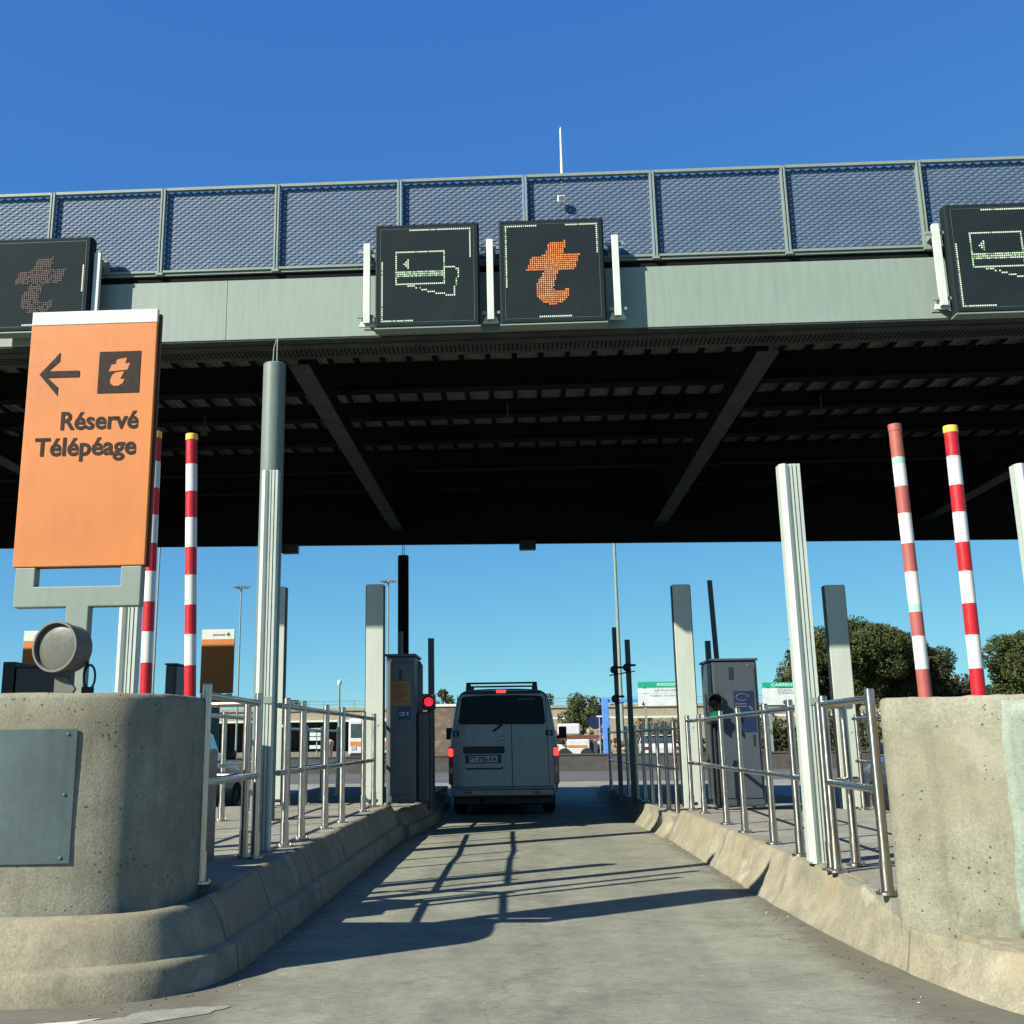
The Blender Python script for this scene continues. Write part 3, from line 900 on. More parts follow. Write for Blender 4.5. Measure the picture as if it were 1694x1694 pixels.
# girders running along the lanes
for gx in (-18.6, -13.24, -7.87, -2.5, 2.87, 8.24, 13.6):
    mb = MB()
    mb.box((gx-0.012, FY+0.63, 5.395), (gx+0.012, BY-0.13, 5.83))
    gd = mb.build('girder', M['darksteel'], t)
    mb = MB()
    mb.box((gx-0.12, FY+0.63, 5.372), (gx+0.12, BY-0.13, 5.394))
    for k in range(7):
        yy = FY+1.2+k*1.6
        for s in (-0.075, 0.075): mb.cyl((gx+s, yy, 5.36), (gx+s, yy, 5.374), 0.018, n=6)
    mb.build('bottom_flange', M['girdersteel'], t)  # lighter than the web: the faint light on the flange is in its colour
# small lamps under the roof
for (x, y) in ((-0.12, 15.6), (4.3, 15.6), (-4.6, 15.9)):
    mb = MB(); mb.cyl((x, y, 5.62), (x, y, 5.84), 0.012, n=8); mb.box((x-0.05, y-0.03, 5.56), (x+0.05, y+0.03, 5.62))
    mb.build('ceiling_lamp', M['girdersteel'], t, bev=0.008)
# mesh parapet: expanded metal between posts
posts = [-10.85, -9.45, -8.05, -6.66, -5.29, -3.99, -2.665, -1.262, 0.156, 1.585, 3.04, 4.53, 6.0, 7.47, 8.94]
MZ0, MZ1 = 6.345, 7.345
def expanded_mesh(w, h):
    mb = MB(); px, pz = 0.096, 0.0345; nz = int(h/pz); nxx = int(math.ceil(w/px))
    sz, sd = 0.048, 0.006
    for r in range(nz+1):
        z = r*pz
        for c in range(nxx*2):
            x0 = c*px/2; x1 = x0+px/2
            up = ((c+r) % 2 == 0)
            za, zb = (z-pz*0.36, z+pz*0.36) if up else (z+pz*0.36, z-pz*0.36)
            za = min(max(za, -0.002), h); zb = min(max(zb, -0.002), h)
            # a slanted ribbon, leaning back, with a thin dark underside
            x1 = min(x1, w)
            if x0 >= w: continue
            a = (x0, -sd, za-sz*0.5); b = (x1, -sd, zb-sz*0.5); c2 = (x1, sd, zb+sz*0.5); d = (x0, sd, za+sz*0.5)
            k = len(mb.v)
            mb.v += [a, b, c2, d]
            mb.f.append((k, k+1, k+2, k+3)); mb.mi.append(0)
    return mb
W0 = 1.36
mesh_proto = None
for i in range(len(posts)-1):
    w = posts[i+1]-posts[i]-0.06
    if mesh_proto is None:
        mb = expanded_mesh(W0, MZ1-MZ0-0.05)
        mesh_proto = mb.build('mesh_panel', M['mesh'], None, fixn=False)
        sm = mesh_proto.modifiers.new('thickness', 'SOLIDIFY'); sm.thickness = 0.006; sm.offset = 0
        ob = mesh_proto
    else:
        ob = mesh_proto.copy(); COL.objects.link(ob)
    ob.parent = t; ob.location = (posts[i]+0.03, 0.06, MZ0+0.025)
    ob.scale = (w/W0, 1, 1)
for x in posts:
    mb = MB()
    mb.box((x-0.026, FY-0.01, 6.29), (x-0.006, FY+0.06, 7.355)); mb.box((x+0.006, FY-0.01, 6.29), (x+0.026, FY+0.06, 7.355))
    mb.box((x-0.04, FY-0.014, 6.285), (x+0.04, FY+0.02, 6.315))
    mb.build('parapet_post', M['framegreen'], t, bev=0.002)
for i in range(len(posts)-1):
    a, b = posts[i]+0.028, posts[i+1]-0.028
    for (za, zb) in ((7.33, 7.365), (6.318, 6.345)):
        mb = MB(); mb.box((a, FY, za), (b, FY+0.05, zb)); mb.build('parapet_rail', M['framegreen'], t, bev=0.002)
mb = MB(); mb.box((X0, FY+0.02, 6.287), (X1, FY+0.06, 6.312)); mb.build('base_rail', M['framegreen'], t)
# second mesh line on the back of the walkway seen through the front one
mb = MB(); mb.box((X0, FY+0.95, 6.335), (X1, FY+1.0, 6.42)); mb.build('walkway_kickplate', M['darksteel'], t)
# columns with their hanger rods
for (x, y, zt, zb, rc) in ((-2.615, FY-0.11, 5.15, KL, 0.122), (-2.4, BY-0.1, 4.87, 0.3, 0.112), (-13.35, FY-0.11, 5.15, 0.3, 0.122), (-13.2, BY-0.1, 4.87, 0.3, 0.112)):
    mb = MB(); mb.lathe([(0.001, 0), (rc, 0), (rc, zt-zb-0.01), (rc-0.01, zt-zb), (0.001, zt-zb)], (x, y, zb), n=40)
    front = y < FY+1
    cl = mb.build('column', M['columngreen'] if front else M['darksteel'], t, smooth=40)  # rear columns get a dark copy of the colour for the shade there
    mb = MB()
    for s in (-0.022, 0.022):
        mb.cyl((x+s, y, zt-0.01), (x+s*0.8, y+0.02, zt+0.2), 0.006, n=8); mb.cyl((x+s*0.8, y+0.02, zt+0.2), (x+s*0.2, y+0.08, 5.47), 0.006, n=8)
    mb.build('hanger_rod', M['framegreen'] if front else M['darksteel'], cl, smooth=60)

# whip aerial with a small white box on the walkway
t = thing('whip_aerial', 'slim white aerial rising above the mesh parapet behind the t sign', 'aerial', (0.595, FY+0.2, 6.35))
mb = MB(); mb.cyl((0.595, FY+0.2, 6.34), (0.595, FY+0.2, 7.45), 0.018, n=12); mb.build('mast', M['framegreen'], t, smooth=50)
mb = MB(); mb.cyl((0.595, FY+0.2, 7.45), (0.595, FY+0.2, 8.03), 0.019, 0.012, n=12); mb.cyl((0.595, FY+0.2, 8.03), (0.595, FY+0.2, 8.06), 0.012, 0.003, n=12)
mb.build('whip', M['whitepaint'], t, smooth=50)
t = thing('junction_box', 'tiny white box fixed on the mesh below the aerial', 'box', (0.564, FY-0.02, 6.98))
mb = MB(); mb.box((0.522, FY-0.05, 6.99), (0.606, FY-0.01, 7.07)); mb.build('case', M['whitepaint'], t, bev=0.006)
mb = MB(); mb.box((0.535, FY-0.056, 7.003), (0.593, FY-0.0505, 7.057)); mb.build('lid', M['plate'], t, bev=0.004)

# floodlights hanging under the rear edge
fl = thing('floodlight', 'small black floodlight under the rear canopy edge beside the grey column', 'floodlight', (-4.72, BY-0.25, 4.9), 'floodlights under the rear canopy edge')
mb = MB(); mb.box((-4.89, BY-0.42, 4.925), (-4.55, BY-0.2, 5.125)); mb.build('housing', M['black'], fl, bev=0.02)
mb = MB(); mb.box((-4.86, BY-0.426, 4.95), (-4.58, BY-0.421, 5.10)); mb.build('lens', M['carglass'], fl, bev=0.004)
mb = MB(); mb.box((-4.75, BY-0.32, 5.1), (-4.69, BY-0.26, 5.3)); mb.build('bracket', M['darksteel'], fl)
dup(fl, (0.165, BY-0.25, 4.875), 'small black floodlight under the rear canopy edge above the silver van', 'floodlights under the rear canopy edge')

# ------------------------------------------------------------------ LED lane signs
SY = 11.44
SF = 11.44/11.14
def led_dots(mb, pts, P, lam):
    """pts: (u,v) grid cells -> little raised dots"""
    for (u, v, mi) in pts:
        x, z = lam(u, v); s = P*0.36
        mb.box((x-s, -0.004, z-s), (x+s, 0.0, z+s), mi)

T_POLY = [(1160, 262), (1260, 248), (1243, 322), (1335, 322), (1305, 405), (1215, 407), (1180, 500), (1190, 515), (1270, 510), (1262, 545), (1230, 580), (1170, 592), (1110, 575), (1080, 540), (1085, 480), (1110, 440), (1135, 412), (1030, 408), (1060, 333), (1135, 325)]
T_UV = [((x-912)/528.0, (y-158)/500.0) for x, y in T_POLY]
NG = 46
def line_cells(a, b, mi):
    n = int(max(abs(a[0]-b[0]), abs(a[1]-b[1]))+0.5); out = []
    for i in range(n+1):
        f = i/max(1, n)
        out.append((round(a[0]+(b[0]-a[0])*f), round(a[1]+(b[1]-a[1])*f), mi))
    return out
def uvcell(u, v): return (u*(NG-1), v*(NG-1))
def cardcells():
    def c(x, y): return uvcell((x-190)/522.0, (y-185)/500.0)
    out = []
    for a, b, mi in (((270, 308), (550, 308), 0), ((270, 308), (270, 482), 1), ((550, 308), (550, 482), 1), ((270, 482), (550, 482), 0)):
        out += line_cells(c(*a), c(*b), mi)
    for y in (414, 425, 436): out += line_cells(c(281, y), c(540, y), 1)
    for k, (a, b) in enumerate((((316, 372), (316, 372)), ((327, 361), (327, 383)), ((338, 350), (338, 394)))): out += line_cells(c(*a), c(*b), 0)
    hand = [(340, 494), (380, 500), (430, 520), (480, 530), (530, 542), (575, 550), (610, 550), (615, 480), (632, 440), (632, 408), (590, 395), (556, 392)]
    for i in range(len(hand)-1): out += line_cells(c(*hand[i]), c(*hand[i+1]), 0)
    brd = [((355, 183), (700, 183)), ((700, 183), (700, 335)), ((190, 360), (190, 688)), ((190, 688), (365, 688))]
    for a, b in brd: out += line_cells(c(*a), c(*b), 0)
    return out
def tcells(dim=False):
    out = []
    for i in range(NG):
        for j in range(NG):
            if poly_contains(T_UV, (i+0.5)/NG, (j+0.5)/NG) and not (dim and rng.random() < 0.12): out.append((i, j, 4 if dim else (2 if rng.random() < 0.62 else 3)))
    def c(x, y): return uvcell((x-908)/528.0, (y-158)/500.0)
    if dim:
        brd = [((1432, 300), (1432, 460)), ((1095, 658), (1275, 658))]
    else:
        brd = [((908, 160), (1080, 160)), ((908, 160), (908, 495)), ((1255, 158), (1432, 158)), ((1432, 158), (1432, 310)), ((1095, 658), (1275, 658))]
    for a, b in brd: out += line_cells(c(*a), c(*b), 0)
    return out

def led_sign(xa, xb, za, zb, cells, label):
    xa, xb, za, zb = xa*SF, xb*SF, 1.13+(za-1.13)*SF, 1.13+(zb-1.13)*SF
    t = thing('lane_sign', label, 'LED sign', (xa, SY, za), 'LED lane signs hung along the canopy beam')
    w, h = xb-xa, zb-za
    mb = MB(); mb.box((xa, SY+0.012, za), (xb, SY+0.16, zb)); mb.build('case', M['ledcase'], t, bev=0.012)
    mb = MB(); mb.box((xa+0.015, SY, za+0.015), (xb-0.015, SY+0.0118, zb-0.015))
    mb.build('face', M['ledface'], t, bev=0.003)
    mb = MB(); mb.box((xa-0.006, SY-0.012, za-0.016), (xb+0.006, SY+0.155, za-0.002)); mb.build('sill', M['framegreen'], t)
    mg = 0.075
    P = (w-2*mg)/(NG-1); Pz = (h-2*mg)/(NG-1)
    mb = MB()
    seen = set()
    for (u, v, mi) in cells:
        if (u, v) in seen: continue
        seen.add((u, v))
        x = xa+mg+u*P; z = zb-mg-v*Pz; s = P*0.31
        if mi == 1 and rng.random() < 0.6: mi = 0
        elif mi == 0 and rng.random() < 0.1: mi = 1
        mb.box((x-s, SY-0.004, z-s), (x+s, SY-0.0005, z+s), mi)
    mb.build('lit_diodes', [M['ledwhite'], M['ledgreen'], M['ledorange'], M['ledyellow'], M['leddim']], t)['kind'] = 'stuff'
    # thin inner border groove
    mb = MB()
    for (a, b) in (((xa+mg-0.02, za+mg-0.02), (xb-mg+0.02, za+mg-0.016)), ((xa+mg-0.02, zb-mg+0.016), (xb-mg+0.02, zb-mg+0.02)),
                   ((xa+mg-0.02, za+mg-0.016), (xa+mg-0.016, zb-mg+0.016)), ((xb-mg+0.016, za+mg-0.016), (xb-mg+0.02, zb-mg+0.016))):
        mb.box((a[0], SY-0.002, a[1]), (b[0], SY-0.0003, b[1]))
    mb.build('inner_border', M['plate'], t)
    return t
LS1 = led_sign(-1.455, -0.352, 5.345, 6.515, cardcells(), 'square black LED sign showing a hand holding a bank card')
LS2 = led_sign(-0.138, 0.968, 5.345, 6.518, tcells(), 'square black LED sign showing a bright orange letter t')
LS3 = led_sign(-5.66, -4.55, 5.43, 6.51, tcells(True), 'black LED sign with a dim brownish t behind the orange panel')
LS4 = led_sign(4.515, 5.63, 5.315, 6.52, cardcells(), 'black LED sign with card symbol cut by the right edge')

def sign_bracket(x, par, lo=5.43, hi=6.34, side=0):
    x, lo, hi = x*SF, 1.13+(lo-1.13)*SF, 1.13+(hi-1.13)*SF
    mb = MB()
    mb.box((x-0.036, SY+0.06, lo), (x+0.036, SY+0.068, hi)); mb.box((x-0.036, SY+0.068, lo), (x-0.028, SY+0.12, hi)); mb.box((x+0.028, SY+0.068, lo), (x+0.036, SY+0.12, hi))
    b = mb.build('hanger', M['whitepaint'], par, bev=0.003)
    for z in (lo+0.06, hi-0.12):
        mb = MB()
        mb.box((x-0.03, SY+0.12, z), (x+0.03, FY-0.012, z+0.06)); mb.box((x-0.1, SY+0.09, z+0.01), (x+0.1, SY+0.115, z+0.045))
        mb.box((x-0.06, FY-0.012, z-0.05), (x+0.06, FY-0.001, z+0.1))
        mb.build('arm', M['framegreen'], b, bev=0.003)
    mb = MB()
    mb.prism([(x-0.09, lo-0.02), (x+0.09, lo-0.02), (x+0.05, lo+0.09), (x-0.05, lo+0.09)], SY+0.125, SY+0.15)
    mb.build('foot', M['whitepaint'], b, bev=0.003)
sign_bracket(-1.555, LS1); sign_bracket(-0.24, LS1); sign_bracket(1.09, LS2); sign_bracket(-4.50, LS3); sign_bracket(4.43, LS4)

# ------------------------------------------------------------------ orange sign on the left block
SGY = 6.0
t = thing('toll_sign', 'tall orange sign with arrow and two lines of dark lettering on the left block', 'sign', (-2.4, SGY, 1.385))
mb = MB(); mb.box((-2.768, SGY, 2.08), (-2.035, SGY+0.03, 3.478)); mb.build('panel', M['orange'], t, bev=0.004)
mb = MB(); mb.box((-2.768, SGY, 3.48), (-2.035, SGY+0.03, 3.562)); mb.build('header', M['whitepaint'], t, bev=0.004)
mb = MB(); mb.box((-2.75, SGY+0.031, 2.085), (-2.047, SGY+0.055, 3.555)); mb.build('core', M['brown'], t)
mb = MB(); mb.box((-2.768, SGY+0.056, 2.08), (-2.03, SGY+0.085, 3.55)); mb.build('rear_panel', M['brown'], t, bev=0.004)
mb = MB()  # T shaped supporting frame
mb.prism([(-2.75, 2.078), (-2.75, 1.86), (-2.455, 1.86), (-2.455, 1.36), (-2.33, 1.36), (-2.33, 1.86), (-2.05, 1.86), (-2.05, 2.078), (-2.165, 2.078), (-2.165, 1.972), (-2.64, 1.972), (-2.64, 2.078)], SGY+0.004, SGY+0.075)
mb.build('frame', M['framegreen'], t, bev=0.006)
mb = MB(); yl = SGY-0.0025
put_text(mb, 'Réservé', -2.556, -2.112, 2.855, 0.103, yl, 0, 0.026)
put_text(mb, 'Télépéage', -2.695, -2.116, 2.705, 0.103, yl, 0, 0.026)
mb.build('lettering', M['signdark'], t, fixn=False)
mb = MB(); zc = 3.182
mb.prism([(-2.7, zc), (-2.588, zc+0.128), (-2.588, zc+0.078), (-2.65, zc+0.014+0.006), (-2.65, zc+0.0), (-2.65, zc-0.02), (-2.588, zc-0.078), (-2.588, zc-0.128)], yl-0.001, SGY-0.0005)
mb.prism([(-2.668, zc+0.018), (-2.47, zc+0.018), (-2.47, zc-0.018), (-2.668, zc-0.018)], yl-0.0022, yl-0.0011)
mb.build('arrow', M['signdark'], t)
mb = MB(); mb.box((-2.358, yl-0.001, 3.062), (-2.12, SGY-0.0005, 3.308))
lg = mb.build('logo_square', M['signdark'], t)
# t in the square: two pieces split by a thin gap
def tl(x, y): return (-2.358+(x-455)/(664-455)*0.24, 3.308-(y-850)/(1048-850)*0.246)
mb = MB()
mb.prism([tl(*p) for p in ((545, 890), (594, 882), (588, 910), (612, 907), (600, 940), (507, 946), (520, 914), (540, 912))], yl-0.0025, yl-0.0015)
mb.prism([tl(*p) for p in ((540, 952), (584, 947), (567, 984), (588, 984), (581, 1002), (561, 1015), (537, 1016), (520, 1005), (516, 986), (525, 965))], yl-0.0025, yl-0.0015)
mb.build('logo_letter', M['orange'], lg)

# ------------------------------------------------------------------ round signal lamp on the left block
t = thing('signal_lamp', 'round grey lamp with a dusty lens on top of the left block', 'lamp', (-2.32, 5.62, 1.385))
ax = Vector((-0.22, -1, 0.02)).normalized(); c = Vector((-2.345, 5.66, 1.617))
mb = MB(); mb.lathe([(0.001, 0.16), (0.10, 0.155), (0.119, 0.13), (0.123, 0.02), (0.128, 0.015), (0.128, -0.025), (0.118, -0.025), (0.115, 0.0)], c-ax*0.0, -ax, 48)
mb.build('housing', M['lampgrey'], t, smooth=35)
mb = MB(); mb.lathe([(0.115, -0.004), (0.09, -0.010), (0.05, -0.013), (0.001, -0.014)], c-ax*0.006, -ax, 40)
mb.build('lens', M['lampface'], t, smooth=60)
mb = MB(); mb.box((-2.34, 5.72, 1.375), (-2.29, 5.78, 1.52)); mb.prism([(-2.36, 1.372), (-2.27, 1.372), (-2.25, 1.41), (-2.30, 1.47), (-2.36, 1.47)], 5.69, 5.715)
mb.build('stand', M['lampgrey'], t, bev=0.003)
mb = MB()
pts = []
for i in range(26):
    a = i/25*2*math.pi*1.6
    pts.append((-2.205+0.028*math.cos(a+1.8)+0.01*i/25, 5.74+0.01*math.sin(a*0.5), 1.475+0.062*math.sin(a+1.8)-0.012*i/25))
mb.tube([(-2.24, 5.75, 1.56)]+pts+[(-2.22, 5.74, 1.385)], 0.006, 8)
mb.build('cable', M['rubber'], t, smooth=60)
mb = MB(); mb.box((-2.235, 5.73, 1.38), (-2.185, 5.78, 1.42)); mb.build('gland', M['rubber'], t, bev=0.004)

# ------------------------------------------------------------------ barrier arms (raised)
def barrier_arm(p0, p1, r, n_bands, reds, label, cap='yellow', faded=False):
    """striped tube from the base p0 to the tip p1"""
    t = thing('barrier_arm', label, 'barrier arm', p0, 'raised red and white barrier arms')
    p0 = Vector(p0); p1 = Vector(p1); L = (p1-p0).length; d = (p1-p0)/L
    caplen = 0.05
    mb = MB(); order = {'red': 0, 'white': 1, 'green': 2}
    n = 24; e = d.orthogonal().normalized(); f = d.cross(e); cutsv = [0.0]+[q[1] for q in reds]
    for a_ in cutsv:
        for i in range(n):
            w = 2*math.pi*i/n; mb.v.append(tuple(p0+d*(L-a_)+e*(r*math.cos(w))+f*(r*math.sin(w))))
    for q, (a_, b_, cc) in enumerate(reds):
        for i in range(n):
            j = (i+1) % n; mb.f.append((q*n+i, q*n+j, (q+1)*n+j, (q+1)*n+i)); mb.mi.append(order[cc])
    mb.build('pole', [M['fadedred' if faded else 'red'], M['stripewhite'], M['palegreen']], t, smooth=40)
    mb = MB(); mb.cyl(p1, p1+d*0.045, r*1.06, n=24); mb.build('end_cap', M[cap], t, smooth=40, bev=0.003)
    mb = MB(); b0 = p0
    mb.box((b0.x-0.14, b0.y-0.12, 0.3), (b0.x+0.14, b0.y+0.2, b0.z)); mb.build('drive_box', M['cabinet'], t, bev=0.015)
    return t
def bands(L, step, first='red', start=0.0):
    out = []; a = start; c = first
    while a < L-1e-6:
        b = min(L, a+step); out.append((a, b, c)); a = b; c = 'white' if c == 'red' else 'red'
    return out
def pl_(a, b): return (Vector(a)-Vector(b)).length
B = barrier_arm
a0, a1 = (2.385, 7.0, 1.1), (2.37, 7.0, 2.985)
L = pl_(a0, a1); bl = []
zz = [711, 757, 769, 807, 853, 904, 951, 1004, 1017, 1056, 1109, 1150]
cols = ['red', 'green', 'white', 'red', 'white', 'red', 'white', 'green', 'red', 'white', 'red']
tot = 2.985-1.363; sc_ = tot/(1150-711)
for i in range(11): bl.append(((zz[i]-711)*sc_, (zz[i+1]-711)*sc_, cols[i]))
bl[-1] = (bl[-1][0], L, 'red')
barrier_arm(a0, a1, 0.0385, 0, bl, 'faded pinkish red and white barrier arm with pale green bands', 'fadedred', True)
a0, a1 = (2.692, 7.0, 1.1), (2.71, 7.0, 2.965); L = pl_(a0, a1)
zz = [716, 757, 807, 853, 904, 952, 1005, 1056, 1110, 1150]; cols = ['red', 'white']*5; bl = []
sc_ = (2.965-1.366)/(1150-716)
for i in range(9): bl.append(((zz[i]-716)*sc_, (zz[i+1]-716)*sc_, cols[i]))
bl[-1] = (bl[-1][0], L, 'red')
barrier_arm(a0, a1, 0.041, 0, bl, 'bright red and white barrier arm with yellow tip, rightmost of the pair')
a0, a1 = (-2.205, 7.6, 1.1), (-2.286, 7.6, 3.21); L = pl_(a0, a1)
zz = [726, 768, 815, 860, 910, 956, 1005, 1053, 1103, 1145]; bl = []; sc_ = (3.21-1.468)/(1145-726)
for i in range(9): bl.append(((zz[i]-726)*sc_, (zz[i+1]-726)*sc_, cols[i]))
bl[-1] = (bl[-1][0], L, 'red')
barrier_arm(a0, a1, 0.0395, 0, bl, 'red and white barrier arm with yellow tip between the orange sign and the grey column')
a0, a1 = (-2.385, 7.2, 1.1), (-2.41, 7.2, 3.12); L = pl_(a0, a1); bl = []
zz = [735, 775, 820, 865, 912, 958, 1007, 1055, 1104, 1145]; sc_ = (3.12-1.474)/(1145-735)
for i in range(9): bl.append(((zz[i]-735)*sc_, (zz[i+1]-735)*sc_, cols[i]))
bl[-1] = (bl[-1][0], L, 'red')
barrier_arm(a0, a1, 0.0375, 0, bl, 'red and white barrier arm half hidden behind the right edge of the orange sign')

# ------------------------------------------------------------------ white aluminium sensor posts
def sensor_post(x, y, z0, z1, label, w=0.145):
    t = thing('sensor_post', label, 'post', (x, y, z0), 'white aluminium sensor posts at the island ends')
    mb = MB()
    # ribbed extruded profile: rounded left part, grooves on the right part
    prof = [(-0.5, 0.35), (-0.5, -0.25), (-0.42, -0.42), (-0.25, -0.5), (-0.1, -0.42), (-0.08, -0.3), (0.02, -0.3), (0.02, -0.42), (0.1, -0.42), (0.1, -0.3), (0.16, -0.3), (0.16, -0.42), (0.3, -0.42), (0.3, -0.3), (0.36, -0.3), (0.36, -0.4), (0.5, -0.4), (0.5, 0.35)]
    P = [(x+a*w, y+b*w) for a, b in prof]
    mb.slab(P, z0, z1)
    mb.build('profile', M['alu'], t, smooth=25)
    mb = MB(); mb.box((x+0.03*w, y-0.47*w, z0+1.02), (x+0.54*w, y-0.425*w, z0+1.07)); mb.build('clamp', M['framegreen'], t, bev=0.002)
    mb = MB(); mb.box((x-0.08, y-0.06, z0), (x+0.08, y+0.08, z0+0.012)); mb.build('base_plate', M['framegreen'], t, bev=0.002)
    return t
sensor_post(-1.88, 8.34, KL, 3.15, 'white ribbed post in front of the grey column on the left island', w=0.125)
sensor_post(1.935, 8.03, KR, 3.025, 'white ribbed post between the steel railings on the right island')
sensor_post(-2.9, 8.3, KL, 3.15, 'white ribbed post mostly hidden behind the tall orange sign')
sensor_post(3.565, 8.0, KR, 2.98, 'white ribbed post cut off at the right edge of the picture')

# square off-white posts standing under the canopy
def square_post(x, y, z0, z1, label, w=0.215):
    t = thing('square_post', label, 'post', (x, y, z0), 'off-white square posts under the canopy edge')
    mb = MB(); mb.box((x-w/2, y, z0), (x+w/2, y+0.14, z1)); mb.build('shaft', M['postwhite'], t, bev=0.006)
    mb = MB(); mb.box((x-w/2-0.012, y+0.03, z0+0.02), (x-w/2-0.001, y+0.12, z1-0.01)); mb.box((x+w/2+0.001, y+0.03, z0+0.02), (x+w/2+0.012, y+0.12, z1-0.01))
    mb.build('side_channel', M['black'], t)
    mb = MB(); mb.box((x-0.05, y-0.004, z0+0.035), (x+0.05, y-0.0005, z0+0.07)); mb.build('slot', M['black'], t, bev=0.002)
    mb = MB(); mb.cyl((x+0.04, y-0.006, z0+0.95), (x+0.04, y-0.0005, z0+0.95), 0.018, n=16); mb.build('plug', M['postwhite'], t)
    return t
square_post(-1.835, 14.19, KL, 3.07, 'off-white square post in front of the ticket cabinet with the orange notice')
square_post(2.0, 14.23, KR, 3.0, 'off-white square post at the left end of the right-hand railing')
square_post(3.93, 14.4, 0.24, 2.98, 'off-white square post in front of the big pine beyond the white ribbed post', w=0.245)
square_post(-3.06, 14.4, KL, 3.09, 'thin edge of a square post just right of the grey column', w=0.08)

# ------------------------------------------------------------------ steel railings
def railing(pts, label, z0, hpost, rails, extra=0.0, pr=0.027, rr=0.021, ends=(0.12, 0.12)):
    """pts: post positions along the run"""
    t = thing('steel_railing', label, 'railing', (pts[0][0], pts[0][1], z0), 'stainless steel railings on the toll islands')
    for (x, y) in pts:
        mb = MB(); mb.cyl((x, y, z0), (x, y, z0+hpost-0.006), pr, n=20); mb.cyl((x, y, z0+hpost-0.006), (x, y, z0+hpost), pr, pr*0.8, n=20)
        mb.cyl((x, y, z0), (x, y, z0+0.17), pr*1.18, n=20)
        mb.cyl((x, y, z0), (x, y, z0+0.012), pr*2.3, n=24)
        for k in range(3):
            a = k*2.1; mb.cyl((x+pr*1.8*math.cos(a), y+pr*1.8*math.sin(a), z0+0.01), (x+pr*1.8*math.cos(a), y+pr*1.8*math.sin(a), z0+0.024), 0.007, n=6)
        mb.build('post', M['steel'], t, smooth=40)
    for zr in rails:
        P = [Vector((x, y, z0+zr)) for x, y in pts]
        if len(P) > 1:
            d0 = (P[0]-P[1]).normalized(); d1 = (P[-1]-P[-2]).normalized()
            P = [P[0]+d0*ends[0]] + P[1:-1] + [P[-1]+d1*ends[1]]
        mb = MB(); mb.tube([tuple(p) for p in P], rr, 16); mb.build('rail', M['steel'], t, smooth=40)
    return t
HP, RA = 1.075, (1.01, 0.53)
LX, RX = -1.79, 1.925
railing([(LX, 6.47), (LX-0.02, 7.85)], 'short steel railing between the left block and the grey column', KL, HP, RA, ends=(0.0, 0.02))
railing([(LX-0.12, 7.95), (LX-0.42, 8.0), (LX-0.95, 8.02)], 'steel railing crossing the left island behind the white post', KL, HP-0.06, RA, ends=(0.1, 0.0))
railing([(LX-0.0, 8.71), (LX-0.0, 9.36), (LX, 10.47), (LX+0.03, 11.24), (LX-0.0, 12.95), (LX-0.01, 13.92)], 'long steel railing from the grey column to the square post, left of the lane', KL, HP, RA, ends=(0.28, 0.03))
railing([(LX-0.0, 14.55), (LX+0.02, 15.5), (LX+0.06, 16.6), (LX+0.08, 17.9), (LX+0.06, 19.4)], 'shaded steel railing beside the ticket cabinet, left of the van', 0.36, HP, RA)
railing([(-3.02, 7.3), (-3.02, 8.1), (-3.02, 9.1), (-3.02, 10.3), (-3.02, 11.6), (-3.02, 12.9), (-3.02, 13.9)], 'steel railing along the far side of the left island', KL, HP-0.02, RA)
railing([(-3.05, 15.0), (-3.05, 16.2), (-3.05, 17.5), (-3.05, 19.0)], 'dark shaded railing on the far side of the left island, behind the cabinet', 0.3, HP, RA)
railing([(RX-0.03, 6.45), (RX-0.02, 7.49)], 'short steel railing beside the right-hand concrete block', KR, HP-0.01, RA, ends=(0.0, 0.02))
railing([(RX-0.02, 7.6), (RX+0.2, 7.86)], 'short steel return rail behind the white ribbed post on the right', KR, HP-0.05, RA, ends=(0.0, 0.12))
railing([(RX, 8.52), (RX+0.01, 9.44), (RX, 10.58), (RX+0.015, 11.6), (RX+0.06, 13.3), (RX+0.01, 13.9)], 'long steel railing between white post and square post, right of the lane', KR, HP, RA, ends=(0.3, 0.03))
railing([(RX-0.07, 14.6), (RX-0.1, 15.2), (RX-0.13, 15.9), (RX-0.15, 16.6), (RX-0.18, 17.3), (RX-0.22, 18.1), (RX-0.27, 19.0), (RX-0.32, 20.0), (RX-0.38, 21.3)], 'shaded steel railing on the right beyond the square post', 0.24, HP+0.02, RA)
railing([(3.85, 8.3), (3.85, 9.5), (3.85, 10.7), (3.85, 11.9), (3.85, 13.1), (3.85, 13.7)], 'steel railing along the far side of the right island', KR, HP-0.02, RA)

# ------------------------------------------------------------------ ticket cabinets
def cabinet(x0, x1, y0, y1, z0, z1, mat, label):
    t = thing('ticket_cabinet', label, 'toll machine', ((x0+x1)/2, y0, z0))
    mb = MB(); mb.box((x0, y0, z0), (x1, y1, z1)); mb.build('case', mat, t, bev=0.025)
    mb = MB(); mb.box((x0+0.035, y0-0.012, z0+0.1), (x1-0.035, y0-0.001, z1-0.07)); mb.build('door', mat, t, bev=0.004)
    mb = MB(); mb.box((x0-0.015, y0-0.02, z1+0.001), (x1+0.015, y1+0.02, z1+0.03)); mb.build('cap', mat, t, bev=0.008)
    return t
t = cabinet(-1.73, -1.36, 14.55, 15.3, 0.39, 2.19, M['cabinet'], 'tall grey ticket cabinet with orange and blue notices, left of the van')
mb = MB(); mb.box((-1.56, 14.53, 1.885), (-1.53, 14.5375, 2.02)); mb.build('door_handle', M['black'], t, bev=0.004)
mb = MB(); mb.box((-1.665, 14.532, 1.58), (-1.42, 14.5375, 1.87)); nb = mb.build('notice', M['yellowfilm'], t)
mb = MB()
